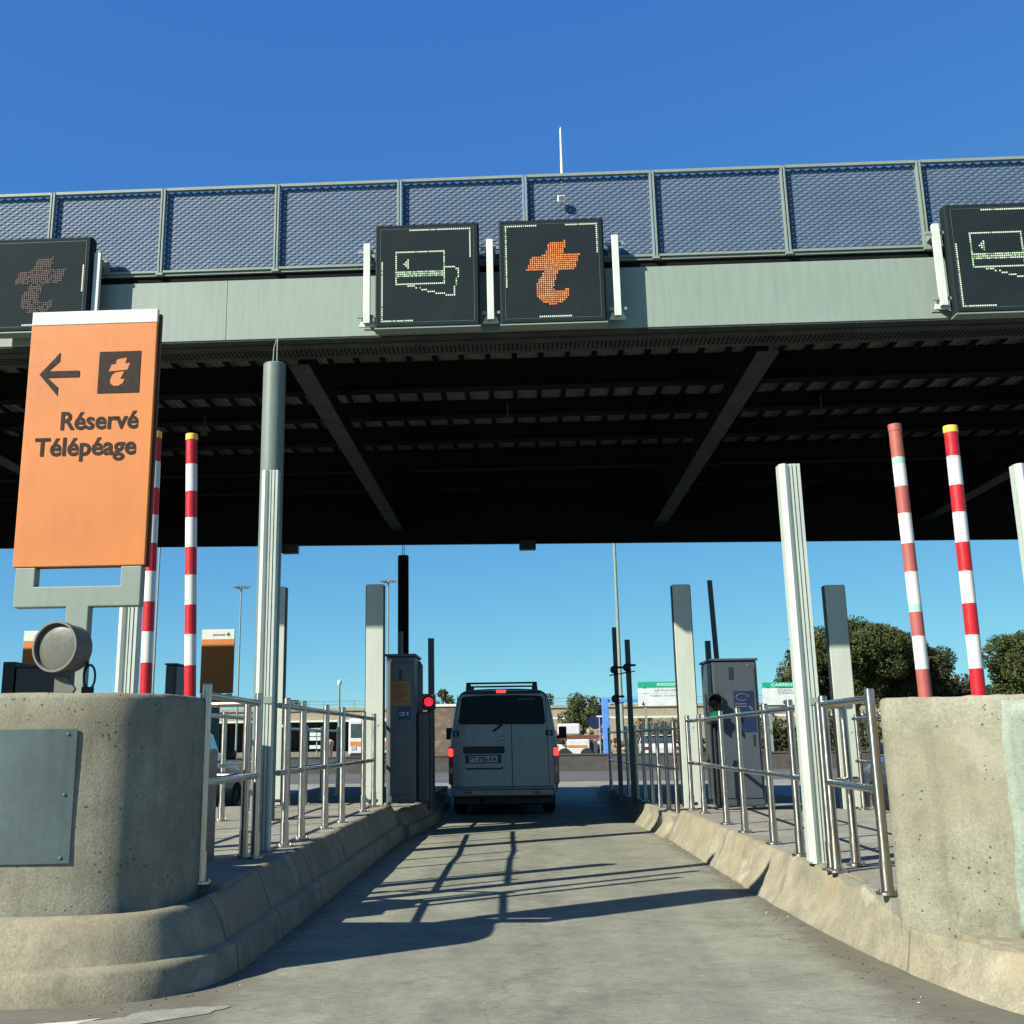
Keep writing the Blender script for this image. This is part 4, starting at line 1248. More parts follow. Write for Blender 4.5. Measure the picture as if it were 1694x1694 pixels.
for i in range(7):
    z = 1.83-i*0.034
    mb.box((-1.64, 14.529, z-0.010), (-1.45-0.03*(i % 3), 14.5318, z+0.006))
mb.build('notice_text', M['redfilm'], nb)
mb = MB(); mb.box((-1.575, 14.532, 1.40), (-1.415, 14.5375, 1.56)); nb = mb.build('sticker', M['bluefilm'], t)
mb = MB(); put_text(mb, 't', -1.47, -1.44, 1.45, 0.06, 14.5305, 0); put_text(mb, 'CB', -1.56, -1.49, 1.45, 0.045, 14.5305, 0); mb.build('sticker_text', M['signwhite'], nb, fixn=False)
mb = MB(); mb.tube([(-1.6, 14.535, 2.1), (-1.46, 14.535, 2.1)], 0.004, 6); mb.prism([(-1.45, 2.1), (-1.43, 2.125), (-1.41, 2.1), (-1.43, 2.075)], 14.53, 14.5375); mb.build('emblem', M['cabinetdark'], t)
# rounded card reader side facing the lane
mb = MB(); mb.lathe([(0.001, 0), (0.1, 0), (0.1, 0.9), (0.07, 0.95), (0.001, 0.96)], (-1.4, 15.0, 1.2), n=28); mb.build('reader_column', M['cabinet'], t, smooth=40)
mb = MB(); mb.box((-1.358, 14.7, 0.39), (-1.2, 15.25, 1.5)); mb.build('reader_box', M['cabinetdark'], t, bev=0.03)

t = cabinet(2.33, 2.9, 14.42, 15.2, 0.32, 2.06, M['cabinetdark'], 'tall dark grey ticket cabinet with a navy sticker on the right island')
mb = MB(); mb.box((2.545, 14.4, 1.83), (2.6, 14.4075, 1.98)); mb.build('door_handle', M['black'], t, bev=0.004)
mb = MB(); mb.box((2.59, 14.402, 1.43), (2.83, 14.4075, 1.69)); nb = mb.build('sticker', M['navyfilm'], t)
mb = MB()
for i in range(20):
    a0, a1 = i/20*2*math.pi*0.85, (i+1)/20*2*math.pi*0.85
    mb.cyl((2.695+0.075*math.cos(a0), 14.4, 1.615+0.04*math.sin(a0)), (2.695+0.075*math.cos(a1), 14.4, 1.615+0.04*math.sin(a1)), 0.006, n=6)
for z in (1.535, 1.505): mb.box((2.6, 14.399, z-0.006), (2.74, 14.4015, z+0.006))
mb.prism([(2.76, 1.5), (2.81, 1.45), (2.81, 1.48), (2.78, 1.51)], 14.399, 14.4015)
mb.build('sticker_print', M['cabinet'], nb)
mb = MB(); mb.box((2.6, 14.402, 1.2), (2.84, 14.4075, 1.38)); mb.build('sticker', M['navyfilm'], t)
mb = MB(); mb.box((2.79, 14.402, 1.03), (2.82, 14.4075, 1.17)); mb.build('lock', M['black'], t, bev=0.003)
mb = MB(); mb.tube([(2.55, 14.405, 2.0), (2.74, 14.405, 2.0)], 0.004, 6); mb.prism([(2.75, 2.0), (2.78, 2.03), (2.81, 2.0), (2.78, 1.97)], 14.401, 14.4075); mb.build('emblem', M['cabinet'], t)

# lane signals beside the cabinets
def signal(x, y, z, mat, label, par_z, two=True):
    t = thing('lane_signal', label, 'traffic light', (x, y, par_z))
    mb = MB(); mb.cyl((x, y+0.12, par_z), (x, y+0.12, z-0.1), 0.03, n=12); mb.box((x-0.085, y+0.02, z-0.1), (x+0.085, y+0.14, z+(0.27 if two else 0.1))); mb.build('housing', M['black'], t, bev=0.02)
    for dz, mm in ((0.0, mat), (0.17, M['black']))[:2 if two else 1]:
        mb = MB(); mb.lathe([(0.058, 0.0), (0.05, 0.012), (0.025, 0.019), (0.001, 0.021)], (x, y+0.018, z+dz), (0, -1, 0), 24); mb.build('lens', mm, t, smooth=60)
        mb = MB()
        for i in range(12):
            a0, a1 = R(-20+220*i/12), R(-20+220*(i+1)/12)
            mb.quad([(x+0.085*math.cos(a0), y+0.018, z+dz+0.085*math.sin(a0)), (x+0.085*math.cos(a1), y+0.018, z+dz+0.085*math.sin(a1)), (x+0.085*math.cos(a1), y-0.12, z+dz+0.085*math.sin(a1)), (x+0.085*math.cos(a0), y-0.12, z+dz+0.085*math.sin(a0))])
        v = mb.build('visor', M['black'], t, fixn=False)
        sm = v.modifiers.new('thickness', 'SOLIDIFY'); sm.thickness = 0.004
    return t
signal(-1.2, 14.62, 1.62, M['redsignal'], 'lane signal showing red beside the left ticket cabinet', 0.3, False)
signal(2.33, 14.3, 1.395, M['greensignal'], 'lane signal showing green beside the right ticket cabinet', KR)

# slim dark posts and camera masts further along the islands
def slim_post(x, y, z0, z1, r, label, lean=0.0, cams=()):
    t = thing('dark_post', label, 'post', (x, y, z0), 'slim dark posts along the shaded islands')
    mb = MB(); mb.box((x-r, y-r, z0), (x+r, y+r, z1)) if lean == 0 else mb.cyl((x, y, z0), (x+lean, y, z1), r, n=12)
    mb.build('shaft', M['cabinetdark'], t, bev=0.004)
    for z in cams:
        mb = MB(); mb.lathe([(0.001, -0.07), (0.05, -0.065), (0.06, 0.0), (0.05, 0.06), (0.03, 0.09), (0.001, 0.095)], (x-0.03, y-0.06, z), (0, -1, 0), 18); mb.box((x-0.03, y-0.05, z+0.02), (x+0.11, y+0.02, z+0.05)); mb.prism([(x-0.1, z-0.09), (x+0.1, z-0.06), (x+0.1, z-0.05), (x-0.1, z-0.075)], y-0.1, y+0.04)
        mb.build('camera_head', M['black'], t, bev=0.006)
    return t
slim_post(-1.39, 17.5, 0.3, 2.67, 0.045, 'slim dark post between the left cabinet and the van')
slim_post(1.41, 17.5, 0.24, 2.79, 0.032, 'slim dark camera post right of the van with two camera heads', cams=(2.15, 1.72))
slim_post(1.60, 17.5, 0.24, 2.60, 0.038, 'slim dark post just left of the green and white direction sign', cams=(2.18,))
slim_post(2.735, 16.0, 0.24, 3.28, 0.036, 'tall thin dark mast rising behind the right ticket cabinet', lean=-0.085)
slim_post(2.57, 16.0, 0.24, 2.44, 0.036, 'short dark post at the left edge of the right ticket cabinet')
slim_post(-1.72, 16.2, 0.3, 2.66, 0.03, 'dark post edge seen right of the off-white square post')

# ------------------------------------------------------------------ second and third orange signs beyond the canopy
def far_sign(x0, x1, y, z0, z1, label):
    t = thing('toll_sign', label, 'sign', ((x0+x1)/2, y, 0))
    h = z1-z0
    mb = MB(); mb.box((x0, y, z1-h*0.16), (x1, y+0.06, z1)); mb.build('header', M['whitepaint'], t, bev=0.006)
    mb = MB(); mb.box((x0, y, z0), (x1, y+0.06, z1-h*0.163)); mb.build('panel', M['orange'], t, bev=0.006)
    mb = MB(); put_text(mb, 'autoroutes', x0+0.34*(x1-x0), x0+0.72*(x1-x0), z1-h*0.1, 0.055, y-0.003); mb.prism([(x1-0.19, z1-h*0.08), (x1-0.14, z1-h*0.045), (x1-0.09, z1-h*0.08), (x1-0.14, z1-h*0.115)], y-0.004, y-0.001); mb.build('emblem', M['cabinet'], t, fixn=False)
    xm = (x0+x1)/2
    mb = MB(); mb.prism([(x0+0.02, z0-0.01), (x0+0.02, z0-0.28), (xm-0.09, z0-0.28), (xm-0.09, 0), (xm+0.09, 0), (xm+0.09, z0-0.28), (x1-0.02, z0-0.28), (x1-0.02, z0-0.01), (x1-0.16, z0-0.01), (x1-0.16, z0-0.14), (x0+0.16, z0-0.14), (x0+0.16, z0-0.01)], y+0.005, y+0.055)
    mb.build('frame', M['columngreen'], t, bev=0.006)
    return t
far_sign(-7.36, -6.6, 25.95, 2.25, 3.70, 'smaller orange sign partly in shade beyond the left railing')
far_sign(-11.56, -10.8, 25.95, 2.25, 3.74, 'distant orange sign peeking out left of the round lamp')
t = cabinet(-9.0, -8.1, 20, 20.8, 0.3, 2.5, M['cabinetdark'], 'dark cabinet seen behind the round lamp on the left')
mb = MB(); mb.box((-9.25, 20.0, 0.3), (-9.03, 20.7, 2.6)); mb.build('side_unit', M['black'], t, bev=0.01)
t = cabinet(-6.3, -6.1, 20, 20.6, 0.0, 2.5, M['cabinetdark'], 'small dark cabinet standing between the two striped arms on the left')

# ------------------------------------------------------------------ silver van
def make_van():
    cxv, yr = -0.325, 18.3
    t = thing('silver_van', 'silver grey van seen from behind with roof bars and lit brake lights', 'van', (cxv, yr, 0))
    half = [(0.0, 0.30), (0.70, 0.30), (0.80, 0.33), (0.84, 0.43), (0.85, 0.7), (0.85, 0.95), (0.84, 1.12), (0.815, 1.3), (0.785, 1.5), (0.75, 1.68), (0.715, 1.8), (0.67, 1.87), (0.60, 1.905), (0.45, 1.925), (0.25, 1.935), (0.0, 1.938)]
    def ring(y, sx=1.0, sz=1.0, zt=None, lean=0.0):
        out = []
        pts = [(x, z) for x, z in half] + [(-x, z) for x, z in half[::-1][1:-1]]
        for x, z in pts:
            zz = z if zt is None else (z if z < 0.95 else 0.95+(z-0.95)*(zt-0.95)/(1.938-0.95))
            out.append((cxv+x*sx, yr+y+lean*max(0, zz-0.9), 0.3+(zz-0.3)*sz))
        return out
    rings = [ring(0.0, 0.955, 0.985, lean=0.05), ring(0.015, 0.978, 0.993, lean=0.05), ring(0.06, 0.995, 0.999, lean=0.04), ring(0.16, 1.0, 1.0, lean=0.02)]
    for y in (0.9, 1.8, 2.6): rings.append(ring(y))
    rings += [ring(3.0, 0.99, zt=1.88), ring(3.35, 0.975, zt=1.62), ring(3.7, 0.96, zt=1.28), ring(4.0, 0.94, zt=1.06), ring(4.25, 0.86, zt=0.98), ring(4.36, 0.7, zt=0.96)]
    mb = MB(); mb.loft(rings); mb.build('body', M['vansilver'], t, smooth=35)
    def ry(z): return yr+0.05*max(0, z-0.9)
    def face(poly, y0, y1, name, mat, par=t, **k):
        mb = MB(); n = len(poly)
        mb.prism(poly, y0, y1)
        mb.v = [(x, y+0.05*max(0, z-0.9), z) for x, y, z in mb.v]
        return mb.build(name, mat, par, **k)
    def rrect(x0, x1, z0, z1, r, n=5):
        out = []
        for (ccx, ccz, a0) in ((x1-r, z1-r, 0), (x0+r, z1-r, 90), (x0+r, z0+r, 180), (x1-r, z0+r, 270)):
            for i in range(n+1):
                a = R(a0+90*i/n); out.append((ccx+r*math.cos(a), ccz+r*math.sin(a)))
        return out
    X = lambda a: cxv+a
    # rear glass, wider at the bottom
    gp = [(X(-0.70), 1.42), (X(-0.69), 1.40), (X(-0.66), 1.385), (X(0.62), 1.375), (X(0.655), 1.39), (X(0.665), 1.42), (X(0.635), 1.77), (X(0.615), 1.80), (X(0.58), 1.815), (X(0.2), 1.83), (X(-0.3), 1.83), (X(-0.61), 1.815), (X(-0.64), 1.80), (X(-0.655), 1.77)]
    gl = face(gp, yr-0.012, yr+0.02, 'rear_window', M['glass'], bev=0.004)
    mb = MB(); put_text(mb, 'occasions', X(0.24), X(0.5), 1.755, 0.035, yr+0.03-0.003); mb.build('window_sticker', M['cabinet'], gl, fixn=False)
    # door seams
    mb = MB(); mb.box((X(0.125), yr-0.003, 0.44), (X(0.137), yr+0.012, 1.37))
    mb.box((X(-0.8), yr-0.003, 0.425), (X(0.76), yr+0.012, 0.44))
    mb.v = [(x, y+0.05*max(0, z-0.9), z) for x, y, z in mb.v]
    mb.build('door_seam', M['vandark'], t)
    for sgn, xa in ((-1, -0.745), (1, 0.705)):
        mb = MB(); mb.box((X(xa-0.005), yr-0.001, 0.44), (X(xa+0.005), yr+0.012, 1.84)); mb.v = [(x-(0.06*sgn*max(0, z-1.35)), y+0.05*max(0, z-0.9), z) for x, y, z in mb.v]; mb.build('door_seam', M['vandark'], t)
    # handle recess, plate, crease
    face(rrect(X(-0.635), X(0.015), 0.935, 1.045, 0.02), yr-0.006, yr+0.01, 'handle_recess', M['vandark'])
    pb = face(rrect(X(-0.60), X(-0.04), 0.79, 0.915, 0.012), yr-0.008, yr+0.01, 'number_plate', M['vandark'])
    mb = MB(); mb.box((X(-0.545), yr-0.012, 0.805), (X(-0.095), yr-0.0085, 0.9)); pw = mb.build('plate_field', M['signwhite'], pb)
    mb = MB(); put_text(mb, 'FT-756-FA', X(-0.535), X(-0.105), 0.818, 0.07, yr-0.0135, 0, 0.03); mb.build('plate_text', M['vandark'], pb, fixn=False)
    mb = MB(); mb.box((X(-0.6), yr-0.011, 0.79), (X(-0.552), yr-0.0085, 0.915)); mb.box((X(-0.088), yr-0.011, 0.79), (X(-0.04), yr-0.0085, 0.915)); mb.build('plate_band', M['navyfilm'], pb)
    face([(X(-0.59), 0.735), (X(-0.57), 0.72), (X(-0.05), 0.72), (X(0.0), 0.74), (X(-0.02), 0.70), (X(-0.06), 0.695), (X(-0.56), 0.695), (X(-0.6), 0.71)], yr-0.005, yr+0.01, 'plate_lip', M['vandark'])
    mb = MB(); mb.tube([(X(-0.145), yr-0.006, 0.66), (X(-0.13), yr-0.008, 0.62), (X(-0.11), yr-0.006, 0.6)], 0.008, 6); mb.build('lock', M['whitepaint'], t)
    # generic oval badge
    mb = MB()
    for i in range(20):
        a0, a1 = 2*math.pi*i/20, 2*math.pi*(i+1)/20
        mb.cyl((X(-0.01+0.055*math.cos(a0)), yr-0.004+0.05*0.27, 1.165+0.03*math.sin(a0)), (X(-0.01+0.055*math.cos(a1)), yr-0.004+0.05*0.27, 1.165+0.03*math.sin(a1)), 0.005, n=6)
    mb.box((X(-0.08), yr+0.0085, 1.16), (X(0.06), yr+0.0125, 1.172))
    mb.build('badge', M['rim'], t)
    # pressed crease across doors
    mb = MB(); mb.box((X(-0.73), yr-0.002, 1.052), (X(0.115), yr+0.015, 1.06)); mb.box((X(0.145), yr-0.002, 1.0), (X(0.69), yr+0.015, 1.008)); mb.build('crease', M['vansilver'], t)
    # wiper
    mb = MB(); mb.tube([(X(-0.02), yr-0.0, 1.375), (X(-0.16), yr-0.005, 1.27)], 0.016, 8); mb.tube([(X(-0.02), yr+0.0, 1.38), (X(-0.3), yr-0.005, 1.40)], 0.008, 6); mb.build('wiper', M['vandark'], t)
    # hinges
    for xa, xb in ((-0.80, -0.70), (0.665, 0.775)):
        for z in (1.24,):
            face(rrect(X(xa), X(xb), z-0.04, z+0.045, 0.012), yr-0.018, yr+0.02, 'door_hinge', M['vandark'], bev=0.004)
            mb = MB(); mb.box((X((xa+xb)/2-0.015), yr-0.022, z-0.03), (X((xa+xb)/2+0.02), yr-0.0, z+0.03)); mb.build('hinge_pin', M['vansilver'], t, bev=0.004)
    # tail lamps wrapping the corner
    for s in (-1, 1):
        x0, x1 = (0.775, 0.858) if s == 1 else (-0.865, -0.79)
        lo = face(rrect(X(x0), X(x1), 0.47, 1.045, 0.02), yr-0.006, yr+0.14, 'tail_lamp', M['tailred'], bev=0.012)
        face(rrect(X(x0+0.006), X(x1-0.004), 0.895, 1.02, 0.02), yr-0.013, yr+0.02, 'brake_light', M['brake'], lo)
        face(rrect(X(x0+0.01), X(x1-0.01), 0.64, 0.73, 0.015), yr-0.01, yr+0.0, 'reverse_light', M['lampwhite'], lo)
    # high brake light
    mb = MB(); mb.box((X(-0.10), yr+0.03, 1.862), (X(0.055), yr+0.09, 1.915)); hb = mb.build('high_brake_light', M['brake'], t, bev=0.008)
    # spoiler lip over the doors
    mb = MB(); mb.prism([(X(-0.66), 1.85), (X(0.62), 1.85), (X(0.58), 1.895), (X(-0.62), 1.895)], yr+0.032, yr+0.06); mb.build('roof_lip', M['vandark'], t, bev=0.008)
    # bumper
    mb = MB(); mb.box((X(-0.82), yr-0.05, 0.285), (X(0.79), yr+0.2, 0.41)); mb.build('bumper', M['vansilver'], t, bev=0.03)
    for xa in (-0.56, 0.5): 
        mb = MB(); mb.box((X(xa-0.06), yr-0.056, 0.33), (X(xa+0.06), yr-0.048, 0.37)); mb.build('reflector', M['tailred'], t, bev=0.003)
    mb = MB(); mb.box((X(-0.78), yr+0.08, 0.15), (X(0.75), yr+4.1, 0.3)); mb.build('underbody', M['vandark'], t, bev=0.03)
    mb = MB(); mb.box((X(-0.6), yr+0.5, 0.2), (X(0.6), yr+0.58, 0.27)); mb.cyl((X(-0.35), yr-0.02, 0.23), (X(-0.35), yr+0.4, 0.23), 0.03, n=14); mb.build('exhaust', M['darksteel'], t)
    # wheels
    for wx in (-0.72, 0.70):
        for wy in (0.75, 3.45):
            mb = MB(); mb.lathe([(0.19, -0.09), (0.27, -0.1), (0.305, -0.07), (0.315, 0.0), (0.305, 0.07), (0.27, 0.1), (0.19, 0.09)], (X(wx), yr+wy, 0.315), (1, 0, 0), 32); w = mb.build('wheel', M['rubber'], t, smooth=50)
            mb = MB(); sx = 1 if wx > 0 else -1; mb.lathe([(0.001, 0.05), (0.06, 0.06), (0.16, 0.05), (0.19, 0.085)], (X(wx), yr+wy, 0.315), (sx, 0, 0), 24); mb.build('rim', M['rim'], w, smooth=40)
    # mirrors
    for s in (-1, 1):
        mb = MB(); c0 = X(s*1.03)
        mb.box((c0-0.07, yr+3.0, 1.16), (c0+0.07, yr+3.12, 1.37)); mb.tube([(X(s*0.82), yr+3.02, 1.15), (c0, yr+3.06, 1.2)], 0.03, 8)
        mb.build('mirror', M['vandark'], t, bev=0.03)
    # side windows
    for s in (-1, 1):
        mb = MB()
        for (ya, yb) in ((1.95, 2.85),):
            xx = lambda z: cxv+s*(0.852-0.19*(z-0.98)+0.004) if z > 0.98 else cxv+s*0.856
            mb.quad([(xx(1.15)+s*0.01, yr+ya, 1.15), (xx(1.15)+s*0.01, yr+yb+0.3, 1.15), (xx(1.7)-s*0.0, yr+yb, 1.7), (xx(1.7)-s*0.0, yr+ya, 1.7)])
        mb.build('side_window', M['glass'], t)
    # roof bars
    for (yy, zz) in ((0.55, 2.03), (1.75, 2.03)):
        mb = MB(); mb.box((X(-0.60), yr+yy-0.03, zz), (X(0.56), yr+yy+0.03, zz+0.028)); rbn = mb.build('roof_bar', M['vandark'], t, bev=0.008)
        for s, xa in ((-1, -0.56), (1, 0.52)):
            mb = MB(); mb.prism([(X(xa-0.05), 1.88), (X(xa+0.05), 1.90), (X(xa+0.035), zz-0.001), (X(xa-0.04), zz-0.001)], yr+yy-0.045, yr+yy+0.045); mb.build('bar_foot', M['vandark'], rbn, bev=0.008)
    return t
VAN = make_van()

# ------------------------------------------------------------------ cars
def make_car(name, label, cat, loc, paintm, L=4.2, W=1.75, H=1.45, group=None, estate=False):
    t = thing(name, label, cat, loc, group)
    x0, y0, z0 = loc
    def sec(y, w, zb, zt, r=0.12):
        pts = []
        for (cxx, cz, a0) in ((w/2-r, zt-r, 0), (-w/2+r, zt-r, 90), (-w/2+r*0.6, zb+r*0.6, 180), (w/2-r*0.6, zb+r*0.6, 270)):
            rr = r if a0 < 180 else r*0.6
            for i in range(5):
                a = R(a0+90*i/4); pts.append((x0+cxx+rr*math.cos(a), y0+y, z0+cz+rr*math.sin(a)))
        return pts
    k = L/4.2
    mb = MB()
    mb.loft([sec(0, W*0.82, 0.35, 0.78), sec(0.06, W*0.94, 0.28, 0.86), sec(0.35*k, W, 0.24, 0.93), sec(1.2*k, W, 0.22, 0.95), sec(2.6*k, W, 0.22, 0.94), sec(3.3*k, W*0.99, 0.22, 0.88), sec(3.9*k, W*0.95, 0.25, 0.76), sec(4.14*k, W*0.85, 0.3, 0.66), sec(4.2*k, W*0.7, 0.35, 0.6)])
    mb.build('body', paintm, t, smooth=40)
    def csec(y, w, zt): return [(x0+s, y0+y, z0+z) for s, z in ((-w/2, 0.90), (w/2, 0.90), (w/2-0.13, zt-0.06), (w/2-0.2, zt), (-w/2+0.2, zt), (-w/2+0.13, zt-0.06))]
    mb = MB(); rear = 0.12 if estate else 0.3
    mb.loft([csec(rear*k, W*0.92, 0.98), csec((rear+0.3)*k, W*0.95, H-0.1), csec(1.2*k, W*0.96, H-0.02), csec(2.0*k, W*0.96, H-0.03), csec(2.55*k, W*0.95, H-0.14), csec(3.2*k, W*0.9, 0.96)])
    mb.build('windows', M['carglass'], t, smooth=30)
    mb = MB(); mb.box((x0-W/2+0.22, y0+(rear+0.3)*k, z0+H-0.035), (x0+W/2-0.22, y0+2.3*k, z0+H+0.0)); mb.build('roof', paintm, t, bev=0.03)
    for s in (-1, 1):
        mb = MB()
        mb.tube([(x0+s*W*0.46, y0+2.05*k, z0+0.93), (x0+s*(W*0.48-0.13), y0+1.95*k, z0+H-0.07)], 0.03, 6); mb.build('pillar', paintm, t)
        mb = MB(); mb.box((x0+s*(W/2+0.06)-0.07, y0+2.6*k, z0+0.92), (x0+s*(W/2+0.06)+0.07, y0+2.72*k, z0+1.05)); mb.build('mirror', paintm, t, bev=0.03)
        mb = MB(); mb.box((x0+s*W*0.38-0.12, y0-0.012, z0+0.62), (x0+s*W*0.38+0.12, y0+0.1, z0+0.78)); mb.build('tail_lamp', M['tailred'], t, bev=0.02)
        mb = MB(); mb.box((x0+s*W*0.33-0.14, y0+4.08*k, z0+0.55), (x0+s*W*0.33+0.14, y0+4.17*k, z0+0.66)); mb.build('headlamp', M['lampwhite'], t, bev=0.02)
        for wy in (0.78*k, 3.35*k):
            mb = MB(); mb.lathe([(0.18, -0.09), (0.27, -0.1), (0.30, -0.07), (0.31, 0), (0.30, 0.07), (0.27, 0.1), (0.18, 0.09)], (x0+s*(W/2-0.09), y0+wy, z0+0.31), (1, 0, 0), 28); w = mb.build('wheel', M['rubber'], t, smooth=50)
            mb = MB(); mb.lathe([(0.001, 0.06), (0.06, 0.07), (0.15, 0.06), (0.18, 0.085)], (x0+s*(W/2-0.09), y0+wy, z0+0.31), (s, 0, 0), 20); mb.build('rim', M['rim'], w, smooth=40)
    mb = MB(); mb.box((x0-W*0.45, y0-0.03, z0+0.3), (x0+W*0.45, y0+0.08, z0+0.5)); mb.build('bumper', paintm, t, bev=0.03)
    mb = MB(); mb.box((x0-0.26, y0-0.018, z0+0.66), (x0+0.26, y0-0.004, z0+0.77)); mb.build('number_plate', M['signwhite'], t, bev=0.004)
    return t
make_car('parked_car', 'dark blue car in the right-hand lane, mostly hidden behind the pale concrete block', 'car', (5.2, 11.6, 0.0), M['carblue'])
make_car('parked_car', 'dark grey estate car in the left lane behind the short steel railing', 'car', (-5.06, 13.6, 0.0), M['cargrey'], estate=True)

# ------------------------------------------------------------------ beyond the plaza
# low dark wall
t = thing('low_wall', 'low dark wall across the far side of the plaza behind the van', 'wall', (2, 44, 0))
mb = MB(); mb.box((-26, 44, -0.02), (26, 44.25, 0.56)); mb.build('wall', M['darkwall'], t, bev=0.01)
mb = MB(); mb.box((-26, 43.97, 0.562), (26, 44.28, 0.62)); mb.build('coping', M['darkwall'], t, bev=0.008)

# road bridge
t = thing('road_bridge', 'pale concrete road bridge crossing far behind the toll plaza', 'bridge', (0, 150, 0))
mb = MB(); mb.box((-120, 150, 4.0), (120, 158, 5.15)); mb.box((-120, 149.8, 5.15), (120, 150.1, 5.5)); mb.build('deck', M['bridge'], t)
mb = MB(); mb.box((-120, 149.72, 3.75), (120, 150.0, 3.98)); mb.build('drip_edge', M['whitepaint'], t)
for px in (-70, -46, -13, 16, 44, 80):
    mb = MB(); mb.box((px-0.6, 151, 0), (px+0.6, 157, 4.0)); mb.build('pier', M['bridge'], t)
mb = MB()
for i in range(121):
    x = -120+i*2; mb.box((x-0.03, 149.9, 5.5), (x+0.03, 149.96, 6.35))
mb.build('railing_posts', M['columngreen'], t)
mb = MB(); mb.box((-120, 149.9, 6.33), (120, 149.96, 6.4)); mb.box((-120, 149.9, 5.95), (120, 149.94, 5.99)); mb.build('railing_bar', M['columngreen'], t)
# wall coloured dark for the black void under the bridge on the left
t = thing('retaining_wall', 'dark-coloured wall standing in for the deep shade under the bridge on the left', 'wall', (-35, 158.3, 0))
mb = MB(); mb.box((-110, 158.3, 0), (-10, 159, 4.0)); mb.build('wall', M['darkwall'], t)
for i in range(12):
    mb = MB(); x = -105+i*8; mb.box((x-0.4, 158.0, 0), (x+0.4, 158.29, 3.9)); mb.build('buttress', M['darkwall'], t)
t = thing('retaining_wall', 'tan rendered wall standing right behind the slim post left of the van', 'wall', (-6, 90, 0))
mb = MB(); mb.box((-10.5, 90, 0), (-4.6, 90.5, 3.75)); mb.build('wall', M['tan'], t)
mb = MB(); mb.box((-10.6, 89.9, 3.76), (-4.5, 90.6, 3.95)); mb.build('coping', M['whitepaint'], t)
t = thing('retaining_wall', 'long pale wall under the bridge right of the van', 'wall', (50, 166, 0))
mb = MB(); mb.box((-9, 166, 0), (110, 166.6, 4.4)); mb.build('wall', M['bridge'], t)
for i in range(20):
    mb = MB(); x = -7+i*6; mb.box((x-0.3, 165.7, 0), (x+0.3, 165.99, 4.3)); mb.build('buttress', M['bridge'], t)
# vehicles on and under the bridge
make_car('far_car', 'white car driving over the bridge on the left', 'car', (-31, 153, 5.2), M['carwhite'], L=4.6, H=1.6)
bpy.context.view_layer.update()

def box_van(name, label, x, y, w, h, L, mat, stripe=None):
    t = thing(name, label, 'van', (x, y, 0))
    mb = MB(); mb.box((x-w/2, y, 0.45), (x+w/2, y+L, h)); mb.build('body', mat, t, bev=0.12)
    mb = MB(); mb.box((x-w/2+0.12, y-0.02, h*0.58), (x+w/2-0.12, y-0.002, h*0.88)); mb.build('windscreen', M['carglass'], t, bev=0.03)
    mb = MB(); mb.box((x-w/2+0.1, y-0.05, 0.3), (x+w/2-0.1, y+0.2, 0.6)); mb.build('bumper', M['vandark'], t, bev=0.03)
    for s in (-1, 1):
        mb = MB(); mb.box((x+s*w*0.36-0.14, y-0.03, 0.75), (x+s*w*0.36+0.14, y-0.002, 0.95)); mb.build('headlamp', M['lampwhite'], t, bev=0.02)
        for wy in (0.8, L-0.9):
            mb = MB(); mb.lathe([(0.001, -0.1), (0.3, -0.1), (0.34, -0.06), (0.34, 0.06), (0.3, 0.1), (0.001, 0.1)], (x+s*(w/2-0.1), y+wy, 0.34), (1, 0, 0), 20); mb.build('wheel', M['rubber'], t, smooth=40)
    if stripe is not None:
        mb = MB(); mb.box((x-w/2+0.1, y-0.012, h*0.4), (x+w/2-0.1, y-0.002, h*0.5)); mb.build('stripe', stripe, t)
    return t
box_van('white_van', 'white van with orange stripe parked far behind the left railing', -8.05, 60, 2.1, 2.35, 5.2, M['carwhite'], M['orange'])
# board with rows of white panels on legs
t = thing('notice_board', 'white board of small panels standing far left beyond the railings', 'sign', (-10.75, 60, 0))
for i in range(4):
    for j in range(2):
        zz = 0.83 if i == 3 else 1.25+i*0.22
        mb = MB(); mb.box((-11.12+j*0.39, 60, zz), (-10.77+j*0.39, 60.05, zz+0.18)); mb.build('panel', M['signwhite'], t)
mb = MB(); mb.cyl((-10.75, 60.1, 0), (-10.75, 60.1, 1.9), 0.04, n=10); mb.build('post', M['framegreen'], t)

